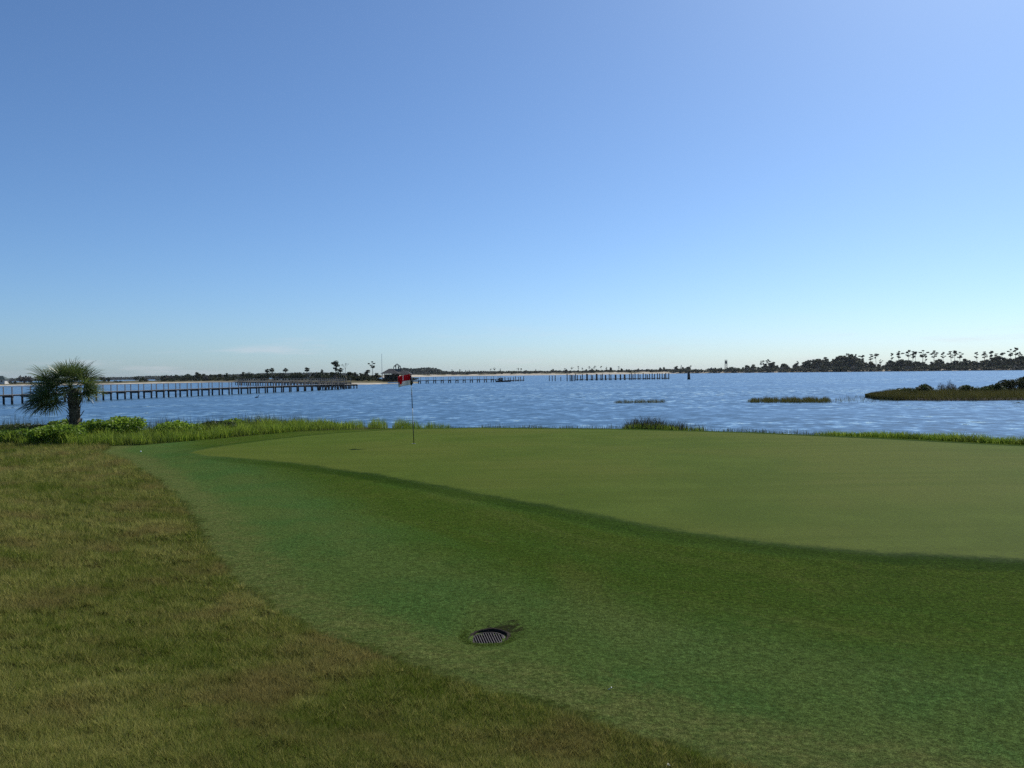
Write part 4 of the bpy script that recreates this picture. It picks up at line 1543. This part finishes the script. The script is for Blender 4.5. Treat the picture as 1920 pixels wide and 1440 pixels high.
PINES, ROUNDS, OLIVES, PALMS, SCRUBS = [], [], [], [], []
for k in range(6):                     # tall storm-thinned pine, 10 units high, umbrella top
    rs = random.Random(100 + k)
    lean = rs.uniform(-.5, .5)
    tb = MB()
    tb.tube([(0, 0, -.3), (lean * .3, 0, 4), (lean, .1, 9.2)], [.17, .13, .05], 6)
    cl = []
    m = rs.choice([6, 7, 8, 9])
    side = rs.uniform(0, 6.28)
    for j in range(m):
        z = rs.uniform(6.4, 9.6) if j else 9.5
        a = side + rs.gauss(0, 1.5)
        rr = rs.uniform(.2, .5 + 1.5 * (1 - abs(z - 8.4) / 2.4)) if j else .1
        c = (lean * z / 9.2 + math.cos(a) * rr, math.sin(a) * rr, z)
        cl.append((c, (rs.uniform(.4, .95), rs.uniform(.4, .95), rs.uniform(.2, .42))))
        tb.tube([(lean * (z - .8) / 9.2, 0, z - .8), c], [.06, .03], 4)
    tme = tb.mesh('trunk'); tme.materials.append(M['bark'])
    PINES.append((tme, crown_mesh('crown', cl, 46, .26, 'pine')))
for k in range(6):                     # dense evergreen, 10 units high, bushy to the ground
    rs = random.Random(200 + k)
    cl = [((rs.uniform(-2, 2), rs.uniform(-1.5, 1.5), rs.uniform(1.2, 8.0)), (rs.uniform(1.2, 2.2), rs.uniform(1.2, 2.2), rs.uniform(1.0, 1.9))) for _ in range(9)]
    cl += [((0, 0, 8.4), (1.2, 1.2, 1.4)), ((0, 0, 5), (2.4, 2.4, 2.6)), ((rs.uniform(-1, 1), 0, 2), (3, 2.6, 1.8))]
    tb = MB()
    tb.tube([(0, 0, -.3), (.1, 0, 3), (0, .1, 7.5)], [.35, .25, .08], 6)
    for j in range(4):
        a = rs.uniform(0, 6.28)
        tb.tube([(0, 0, 2 + j), (math.cos(a) * 1.4, math.sin(a) * 1.4, 4 + j)], [.14, .05], 4)
    tme = tb.mesh('trunk'); tme.materials.append(M['bark'])
    ROUNDS.append((tme, crown_mesh('crown', cl, 85, .50, 'oak', .1)))
    OLIVES.append((tme, crown_mesh('crown', cl, 85, .50, 'oak_olive', .1)))
for k in range(3):                     # cabbage palm, 10 units high, round head
    rs = random.Random(300 + k)
    tb = MB(); tb.tube([(0, 0, -.3), (rs.uniform(-.3, .3), 0, 4), (0, 0, 8.4)], [.24, .2, .2], 7)
    tme = tb.mesh('trunk'); tme.materials.append(M['bark'])
    V, F, tn = [], [], []
    for j in range(70):
        a = rs.uniform(0, 6.28); el = math.radians(rs.uniform(-65, 85))
        L = rs.uniform(1.2, 1.75)
        dd = Vector((math.cos(a) * math.cos(el), math.sin(a) * math.cos(el), math.sin(el)))
        s = dd.cross(Vector((rs.uniform(-1, 1), rs.uniform(-1, 1), 1))).normalized() * .34
        o0 = Vector((0, 0, 8.4)) + dd * .2
        b = len(V)
        V += [o0, o0 + dd * L * .65 - s, o0 + dd * L * .65 + s, o0 + dd * L + Vector((0, 0, -.3))]
        F.append((b, b + 1, b + 3, b + 2)); tn += [min(1, max(0, rs.gauss(.4, .25)))] * 4
    me = np_mesh('crown', V, F, {'tint': tn}); me.materials.append(M['palm_far'])
    PALMS.append((tme, me))
for k in range(5):                     # low scrub, 2 units high
    rs = random.Random(400 + k)
    cl = [((rs.uniform(-1.6, 1.6), rs.uniform(-1, 1), rs.uniform(.4, 1.3)), (rs.uniform(.6, 1.2), rs.uniform(.6, 1.1), rs.uniform(.4, .75))) for _ in range(6)]
    SCRUBS.append(crown_mesh('scrub', cl, 60, .22, ('oak', 'oak_olive', 'shrub_grey', 'oak', 'oak_olive')[k], .1))
TALLS = []
for k in range(2):                     # tall tree with a ragged deep crown on a bare trunk, 10 units high
    rs = random.Random(500 + k)
    tb = MB()
    tb.tube([(0, 0, -.3), (.1, 0, 4), (0, .1, 9)], [.22, .17, .06], 6)
    cl = [((0, 0, 8.8), (1.3, 1.2, .9))]
    for j in range(9):
        a = rs.uniform(0, 6.28); rr = rs.uniform(.5, 1.9); z = rs.uniform(5.2, 8.8)
        c = (math.cos(a) * rr, math.sin(a) * rr, z)
        cl.append((c, (rs.uniform(.7, 1.2), rs.uniform(.7, 1.2), rs.uniform(.45, .8))))
        tb.tube([(0, 0, z - 1), c], [.07, .03], 4)
    tme = tb.mesh('trunk'); tme.materials.append(M['bark'])
    TALLS.append((tme, crown_mesh('crown', cl, 70, .3, 'oak')))
rs = random.Random(5)
BARE = MB()
def twig(p, d, L, r, n):
    q = p + d * L
    BARE.tube([p, q], [r, r * .6], 4, cap=False)
    if n:
        for _ in range(3):
            dd = (d + Vector((rs.uniform(-.8, .8), rs.uniform(-.8, .8), rs.uniform(-.1, .5)))).normalized()
            twig(q, dd, L * rs.uniform(.55, .8), r * .6, n - 1)
twig(Vector((0, 0, -.3)), Vector((.03, 0, 1)), 4.6, .16, 0)
twig(Vector((.14, 0, 4.2)), Vector((.05, 0, 1)), 1.9, .10, 4)
BARE_ME = BARE.mesh('branches'); BARE_ME.materials.append(M['bark_grey'])
_pick = {'n': 0}


def tree(name, protos, px, top, depth, label, group=None, cat='tree', wide=1.0, gz=1.2, unit=10.0, var=None):
    """a tree whose top shows at pixel (px, top), standing `depth` metres away on ground gz"""
    p = at_depth(px, 700, depth); p.z = gz
    H = max(1.2, at_depth(px, top, depth).z - gz)
    s = H / unit
    pr = protos[(var if var is not None else _pick['n']) % len(protos)]
    _pick['n'] += 1
    root = empty(name, p, random.uniform(0, 6.28))
    root.scale = (s * wide, s * wide, s)
    tag(root, label, cat, group)
    for nm, me in zip(('trunk', 'crown'), pr):
        link(bpy.data.objects.new(nm, me), root)
    return root


ORD = ['first', 'second', 'third', 'fourth', 'fifth', 'sixth', 'seventh', 'eighth', 'ninth', 'tenth', 'eleventh', 'twelfth', 'thirteenth', 'fourteenth', 'fifteenth', 'sixteenth',
       'seventeenth', 'eighteenth', 'nineteenth', 'twentieth'] + ['twenty-' + w for w in ('first', 'second', 'third', 'fourth', 'fifth', 'sixth', 'seventh', 'eighth', 'ninth')] + ['thirtieth'] + \
      ['thirty-' + w for w in ('first', 'second', 'third', 'fourth', 'fifth', 'sixth', 'seventh', 'eighth', 'ninth')]


def scrub(px, top, w_px, depth, label, group, gz=1.0, var=None, cat='bush', name='scrub_bush'):
    p = at_depth(px, 700, depth); p.z = gz - .1
    H = max(.5, at_depth(px, top, depth).z - gz)
    me = SCRUBS[(_pick['n'] if var is None else var) % len(SCRUBS)]
    _pick['n'] += 1
    o = bpy.data.objects.new(name, me)
    o.location = p
    o.rotation_euler = (0, 0, random.uniform(-.5, .5))
    W = w_px / FPX * depth
    o.scale = (W / 4.2, W / 4.2, H / 1.75)
    link(o)
    return tag(o, label, cat, group)


SL = lambda px: shore_depth(SHORE_LEFT, px)
SF = lambda px: shore_depth(SHORE_FAR, px)

# -- left shore
for (px, top, w, off, var, lb) in [
        (40, 704, 22, 14, 2, 'bare grey scrub left of the palm crown on the far shore'),
        (54, 705, 18, 16, 2, 'second bare grey bush against the palm crown on the far shore'),
        (22, 714, 14, 12, 0, 'low dark scrub right of the house on the far shore'),
        (88, 704, 40, 18, 0, 'dark thicket hidden behind the near palm'),
        (196, 706, 18, 14, 0, 'dark bush just right of the near palm crown on the far shore'),
        (220, 713, 14, 12, 0, 'small dark bush alone on the sand right of the near palm'),
        (260, 706, 18, 14, 0, 'dark wind-leaned bush on the far left sand spit'),
        (271, 709, 18, 16, 2, 'grey round bush beside the wind-leaned one on the sand spit'),
        (320, 708, 26, 14, 0, 'ragged dark bush before the denser left wood begins'),
        (345, 705, 22, 16, 1, 'olive bush at the left foot of the big dark evergreen'),
        (386, 703, 16, 15, 2, 'brownish bare bush right of the big dark evergreen')]:
    scrub(px, top, w, SL(px) + off, lb, 'scrub on the left shore', var=var)
tree('evergreen_tree', ROUNDS, 369, 697, SL(369) + 22, 'big dark bushy evergreen standing highest on the left shore', wide=1.6, var=0)
tree('evergreen_tree', ROUNDS, 403, 702, SL(403) + 40, 'grey-green evergreen right of the big dark one on the left shore', wide=1.7, var=1)
tree('evergreen_tree', ROUNDS, 425, 699, SL(425) + 22, 'dark square-topped evergreen on the left shore before the round green tree', wide=1.3, var=2)
tree('evergreen_tree', OLIVES, 456, 696.5, SL(456) + 20, 'round green tree on the left shore where the tan walkway ends', wide=1.35, var=3)
for i, px in enumerate(range(300, 780, 7)):
    y = {0: 710, 1: 707, 2: 704}[i % 3] if px < 460 else 699 + (i * 7 % 6)
    if px > 640: y = 703 + (i * 5 % 5)
    if px > 705: y = 709
    scrub(px + random.uniform(-3, 3), y + random.uniform(-1.5, 1.5), random.uniform(15, 28), SL(min(px, 760)) + random.uniform(14, 34) * (1 if px < 700 else .6),
          'low dark scrub bush in the thicket behind the piers on the left shore', 'thicket behind the piers', gz=1.1)
for i, (px, top) in enumerate([(308, 706), (330, 704.5), (352, 703), (382, 702.5), (395, 704), (412, 703), (438, 704), (470, 704), (484, 702.5), (494, 703.5), (520, 702), (548, 702.5), (560, 700.5),
                              (588, 701.5), (598, 700), (612, 700.5), (622, 699.5), (655, 699), (666, 700), (676, 701.5), (686, 699), (706, 701)]):
    tree('evergreen_tree', ROUNDS if i % 3 else OLIVES, px, top - 2.5, SL(px) + 26 + 8 * (i % 3), 'low round evergreen in the thicket behind the piers on the left shore', 'low evergreens of the left shore', wide=1.75, gz=1.0)
PALM_L = [(501, 691, 'left of the twin round-headed palms on the left shore', 0), (510, 689.3, 'right and taller of the twin round-headed palms on the left shore', 1),
          (535.6, 689.6, 'round-headed palm standing alone right of the twin palms', 2), (575.6, 688.3, 'wide-headed palm midway along the tan walkway', 0),
          (603.6, 692, 'tiny-headed thin palm left of the tall leafy tree', 1)]
for (px, top, lb, v) in PALM_L:
    tree('palm_tree', PALMS, px, top, SL(px) + 22, lb, cat='palm tree', wide=1.35 if px != 603.6 else .8, gz=1.0, var=v)
tree('oak_tree', TALLS, 630, 674.5, SL(630) + 14, 'tallest tree of the left shore with a ragged dense crown on a bare trunk', wide=1.0, gz=1.0, var=0)
tree('palm_tree', PALMS, 638.5, 689, SL(638) + 12, 'short shaggy palm under the tallest tree of the left shore', cat='palm tree', wide=1.5, gz=1.0, var=1)
p = at_depth(647, 700, SL(647) + 16); p.z = 1.0
hgt = at_depth(648, 676, p.y).z - 1.0
bt = empty('bare_tree', p); bt.scale = (hgt / 10.5,) * 3
tag(bt, 'leafless grey tree right of the tallest tree on the left shore', 'tree')
link(bpy.data.objects.new('branches', BARE_ME), bt)
tree('pine_tree', PINES, 699, 676.6, 330, 'single flat-topped pine left of the flagpole', wide=.95, gz=1.2, var=0)
tree('palm_tree', PALMS, 690, 693, 318, 'short palm in the thicket below the flat-topped pine', cat='palm tree', wide=1.6, gz=1.1, var=2)

# -- middle dunes and small pines
for q_, (px, top) in enumerate([(847, 692.5), (862, 692), (873, 694), (881, 693.5), (920, 691.5), (927, 689), (939, 691), (972, 689.5), (977, 690), (1004, 692), (1059, 690),
                  (1072, 687.6), (1085, 686), (1092, 689), (1105, 686.5), (1114, 685.5), (1127, 686), (1137, 687.5), (1160, 686.5)]):
    tree('pine_tree', PINES, px, top, SF(px) + random.uniform(40, 110), ORD[q_] + ' from the left of the small distant pines on the middle dunes', 'pines on the middle dunes', wide=1.15, gz=2.5)
for (px, top, w) in [(1037, 691.5, 1.6), (1110, 690.5, 1.5), (1118, 692, 1.4), (1145, 688, .9), (1165, 690, 1.2), (1180, 692, 1.3), (1197, 690.5, 1.3), (1222, 692, 1.3),
                     (1238, 688.5, 1.0), (1245, 687.8, 1.0), (1220, 693, 1.2), (985, 694, 1.3), (960, 696, 1.5), (1010, 695, 1.6)] + [(1062 + 7.5 * i_, 693.5 + (i_ * 37 % 5) - 1.5, 1.5) for i_ in range(27)] + [(850 + 13 * i_, 696.5 + (i_ * 23 % 4) - 1.5, 1.7) for i_ in range(15)]:
    tree('evergreen_tree', ROUNDS, px, top, SF(px) + random.uniform(30, 80), 'small dark evergreen on the far middle shore', 'evergreens on the middle shore', wide=w, gz=2.0)
for i in range(90):
    px = 785 + i * 5.4 + random.uniform(-3, 3)
    scrub(px, shore_y(SHORE_FAR, px) - random.uniform(5, 9.5), random.uniform(7, 16), SF(px) + random.uniform(50, 120), 'low scrub bush on the dunes of the far middle shore', 'scrub on the middle dunes', gz=2.6)

# -- right shore wood
PROF = [(1262, 690), (1275, 685), (1285, 688), (1295, 686), (1305, 689), (1322, 694), (1335, 693), (1372, 690), (1390, 684), (1400, 681), (1412, 684), (1425, 685), (1445, 676), (1458, 683),
        (1480, 682), (1500, 679), (1515, 676), (1530, 674), (1545, 671), (1556, 675), (1572, 668), (1590, 664), (1605, 665), (1612, 672), (1625, 678), (1640, 679), (1655, 682),
        (1672, 674), (1690, 671), (1705, 675), (1722, 678), (1740, 680), (1755, 673), (1775, 676), (1795, 674), (1812, 671), (1830, 674), (1846, 669), (1858, 672), (1870, 665),
        (1885, 669), (1900, 668), (1915, 664), (1940, 668)]
prof = lambda px: float(np.interp(px, [a for a, b in PROF], [b for a, b in PROF]))
px = 1264.0
while px < 1940:
    if not (1340 < px < 1368):
        for row in (0, 1):
            q = px + random.uniform(-3, 3)
            top = prof(q) + random.uniform(-2, 5) + (0 if row else random.uniform(3, 9))
            top = min(top, shore_y(SHORE_FAR, q) - 6)
            tree('evergreen_tree', ROUNDS if random.random() < .7 else OLIVES, q, top, SF(q) + (34 if row else 14) + random.uniform(-6, 10),
                 'dense dark evergreen in the wood along the far right shore', 'evergreens of the right shore wood', wide=random.uniform(1.1, 1.7), gz=1.0)
    px += 7.5
for i in range(100):
    px = 1262 + i * 6.7 + random.uniform(-3, 3)
    y0 = shore_y(SHORE_FAR, px)
    scrub(px, y0 - random.uniform(5, 11), random.uniform(16, 30), SF(px) + (random.uniform(7, 13) if px < 1480 else random.uniform(2, 8)), 'low undergrowth bush at the foot of the right shore wood', 'undergrowth of the right shore wood', gz=.6)
for q_, (px, top) in enumerate([(1277, 684.5), (1295, 685), (1427, 676), (1432, 675.5), (1441, 673), (1496, 676.5), (1524, 673), (1547, 669), (1575, 666), (1588, 662), (1604, 663.5),
                  (1617, 665), (1632, 663), (1643, 662.5), (1651, 673.5), (1671.5, 661.5), (1685, 657.5), (1703, 655.5), (1712, 657.5), (1716, 658.5), (1730, 655.5), (1735, 666),
                  (1751, 656.5), (1768, 659.5), (1784, 657.5), (1791, 656.5), (1800, 659), (1832, 659.5), (1846, 658.5), (1858, 657), (1870, 662), (1878, 660.5),
                  (1895, 653.5), (1904, 651), (1913, 659)]):
    tree('pine_tree', PINES, px, top, SF(px) + random.uniform(26, 50), ORD[34 - q_] + ' from the right of the tall pines above the right shore wood', 'tall pines of the right shore', wide=random.uniform(.7, 1.15), gz=1.0)


# -- wooded rises in the far distance (one mass each)
def far_rise(name, label, prof_pts, depth, n, leaf):
    xs = [a for a, b in prof_pts]
    C, tn = [], []
    for _ in range(n):
        px = random.uniform(xs[0], xs[-1])
        top = float(np.interp(px, xs, [b for a, b in prof_pts]))
        dd = depth * random.uniform(1, 1.12)
        H = max(.5, at_depth(px, top, dd).z)
        q = at_depth(px, 700, dd)
        C.append((q.x, q.y, H * random.random() ** .55)); tn.append(min(1, max(0, random.gauss(.4, .25))))
    V, T, A = leaves(np.array(C), RNG.uniform(.6, 1.3, n) * leaf, np.array(tn), 0, .8)
    tag(mesh_obj(name, np_mesh(name, V, T, A), M['hill']), label, 'woods', kind='stuff')


far_rise('far_woods', 'pale blue-green wooded rise on the horizon at the left', [(-60, 712), (60, 711), (180, 709.5), (240, 709), (280, 706.5), (330, 706.5), (380, 705.5), (450, 703), (520, 701), (600, 700), (660, 702)], 2300, 9000, 5.0)
far_rise('far_woods', 'grey wooded rise behind the pavilion and the slim pier', [(735, 697), (752, 692), (762, 691), (775, 693), (790, 691), (800, 690.4), (812, 691), (822, 693), (830, 697), (845, 698.5), (900, 698), (1000, 698), (1100, 697), (1250, 695)], 1700, 8000, 3.6)


# ------------------------------------------------------------------ marsh in the water
def marsh_patch(name, label, pts, n, h0, h1, mat, width=.02, z0=0.0, lean=(.05, .35)):
    """blades inside the quad given by waterline pixels (near-left, near-right, far-right, far-left)"""
    q = [ground(x, y, 0) for x, y in pts]
    a, b = RNG.random(n), RNG.random(n)
    cl = vnoise(a * 40, b * 6, 1.7, 61)
    k = RNG.random(n) < np.clip(.2 + 1.3 * cl, 0, 1) * np.clip(np.minimum(a, 1 - a) * 9 + .15, 0, 1)
    a, b, cl = a[k], b[k], cl[k]
    Q = np.array([list(x) for x in q])
    P = (Q[0] * ((1 - a) * (1 - b))[:, None] + Q[1] * (a * (1 - b))[:, None] + Q[2] * (a * b)[:, None] + Q[3] * ((1 - a) * b)[:, None])
    P[:, 2] = -.1
    h = .1 + (h0 + (h1 - h0) * cl) * RNG.uniform(.6, 1.2, len(P)) * np.clip(np.minimum(a, 1 - a) * 7 + .5, 0, 1)
    V, T, A = blades(P, h, width * RNG.uniform(.7, 1.4, len(P)), RNG.uniform(*lean, len(P)), 2, np.clip(RNG.normal(.4, .28, len(P)), 0, 1))
    tag(mesh_obj(name, np_mesh(name, V, T, A), mat), label, 'marsh grass', kind='stuff')


marsh_patch('marsh_grass', 'thin strip of brown marsh grass standing in the water right of centre', [(1150, 756.5), (1250, 755.5), (1250, 753.5), (1150, 754.5)], 1500, .22, .46, M['marsh'], .018)
marsh_patch('marsh_grass', 'longer olive strip of marsh grass in the water left of the islet', [(1400, 755.2), (1562, 755.5), (1560, 751), (1402, 752)], 4600, .32, .62, M['marsh'], .022)
marsh_patch('marsh_grass', 'sparse reed stems in the water before the tip of the islet', [(1560, 755.5), (1690, 755), (1690, 749), (1560, 749)], 420, .25, .5, M['marsh'], .018)
marsh_patch('marsh_grass', 'faint reed stems in the water above the olive marsh strip', [(1570, 748), (1650, 748), (1650, 744), (1570, 744)], 140, .2, .4, M['marsh'], .018)


def islet():
    front = [(1622, 745.5), (1640, 748.5), (1675, 750.8), (1720, 751), (1800, 751.2), (1880, 750.6), (1960, 750), (2120, 748)]
    fr = [ground(x, y, 0) for x, y in front]
    back_off = [0.4, 3, 7, 11, 13, 14, 15, 15]
    V, F = [], []
    for p, o in zip(fr, back_off):
        u = Vector((p.x, p.y, 0)).normalized()
        for (s, z) in ((-.4, -.3), (.0, .02), (.8, .18), (.5 * o + .5, .34), (o + 1, .1), (o + 2, -.3)):
            q = p + u * s
            V.append((q.x, q.y, z))
    m = 6
    for k in range(len(fr) - 1):
        for s in range(m - 1):
            a = k * m + s
            F.append((a + 1, a + m + 1, a + m, a))
    me = np_mesh('islet_ground', V, F, {'inland': [1] * len(V), 'dune': [0] * len(V)}, smooth=True)
    tag(mesh_obj('islet_ground', me, M['soil']), kind='structure')
    n = 34000
    t = RNG.uniform(0, len(fr) - 1, n)
    i = t.astype(int); f = t - i
    A_ = np.array([list(p) for p in fr]); O = np.array(back_off)
    B = A_[i] * (1 - f)[:, None] + A_[i + 1] * f[:, None]
    o = O[i] * (1 - f) + O[i + 1] * f
    s = RNG.random(n)
    u = B / np.linalg.norm(B, axis=1)[:, None]
    P = B + u * (s * o)[:, None]
    P[:, 2] = .05 + .2 * np.sin(s * np.pi)
    cl = vnoise(P[:, 0], P[:, 1], 1.6, 71)
    h = (.34 + .36 * cl + .30 * s) * RNG.uniform(.6, 1.2, n) * np.clip(t / 2.4 + .18, 0, 1)
    tn = np.clip(RNG.normal(.45, .25, n) - .35 * s + .3 * (cl - .5), 0, 1)
    Vv, T, A = blades(P, h, .028 * RNG.uniform(.7, 1.4, n), RNG.uniform(.05, .5, n), 2, tn)
    tag(mesh_obj('marsh_grass', np_mesh('marsh_grass', Vv, T, A), M['marsh']), 'dense olive-brown marsh grass covering the islet at the right', 'marsh grass', kind='stuff')


islet()
for (px, top, w, dep, mat, lb) in [
        (1700, 726, 60, 84, 'shrub_dark', 'low dark bush on the left slope of the islet'),
        (1731, 720, 34, 85, 'shrub_dark', 'dark rounded bush left of the pale dry bush on the islet'),
        (1770, 714, 28, 86, 'shrub_grey', 'pale dry grey bush in the middle of the islet'),
        (1786, 718, 22, 85, 'shrub_grey', 'thin dry twiggy bush right of the pale one on the islet'),
        (1813, 721, 34, 84, 'shrub_dark', 'dark dense bush in the right half of the islet'),
        (1850, 724, 50, 84, 'shrub_dark', 'low dark bush before the large green one on the islet'),
        (1890, 711, 52, 84, 'oak_olive', 'large olive green bush at the right end of the islet'),
        (1918, 707, 30, 86, 'oak_olive', 'tall olive bush cut off by the right picture edge on the islet'),
        (1870, 719, 30, 83, 'shrub_dark', 'dark round bush at the left foot of the large green one on the islet')]:
    p = at_depth(px, 720, dep); p.z = .15
    H = at_depth(px, top, dep).z - .15
    W = w / FPX * dep / 2
    root = empty('shrub', p)
    tag(root, lb, 'shrub', 'bushes on the islet')
    st = MB()
    pts, tn = [], []
    for k in range(8):
        a = k * .9; rr = random.uniform(.1, .8)
        c = Vector((math.cos(a) * W * rr, math.sin(a) * W * rr, H * random.uniform(.3, .8)))
        st.tube([(0, 0, -.05), c * .6, c], [.03, .02, .008], 5)
        m = 170 if mat == 'shrub_grey' else 300
        b = ball(m, .4) * np.array([W * .45, W * .45, H * .26]) + np.array(c)
        pts.append(b); tn.append(np.clip(RNG.normal(.4, .25, m), 0, 1))
    st.build('stem', M['bark'], root)
    pts = np.concatenate(pts); tn = np.concatenate(tn)
    V, T, A = leaves(pts, RNG.uniform(.6, 1.3, len(pts)) * (.06 if mat == 'shrub_grey' else .09), tn, .1, .25 if mat == 'shrub_grey' else .55)
    mesh_obj('foliage', np_mesh('foliage', V, T, A), M[mat], root)


# ------------------------------------------------------------------ sea air
hm = MB()
hm.box((0, 3000, 19.0), (12800, 6800, 42.0))
ht = NT('sea_air')
hv = ht.n('ShaderNodeVolumePrincipled')
hv.inputs['Color'].default_value = (0.86, 0.93, 1.0, 1)
hv.inputs['Density'].default_value = 0.00004
hv.inputs['Anisotropy'].default_value = 0.2
ht.l(hv.outputs[0], ht.out.inputs['Volume'])
tag(hm.build('haze', ht.mat), kind='stuff')
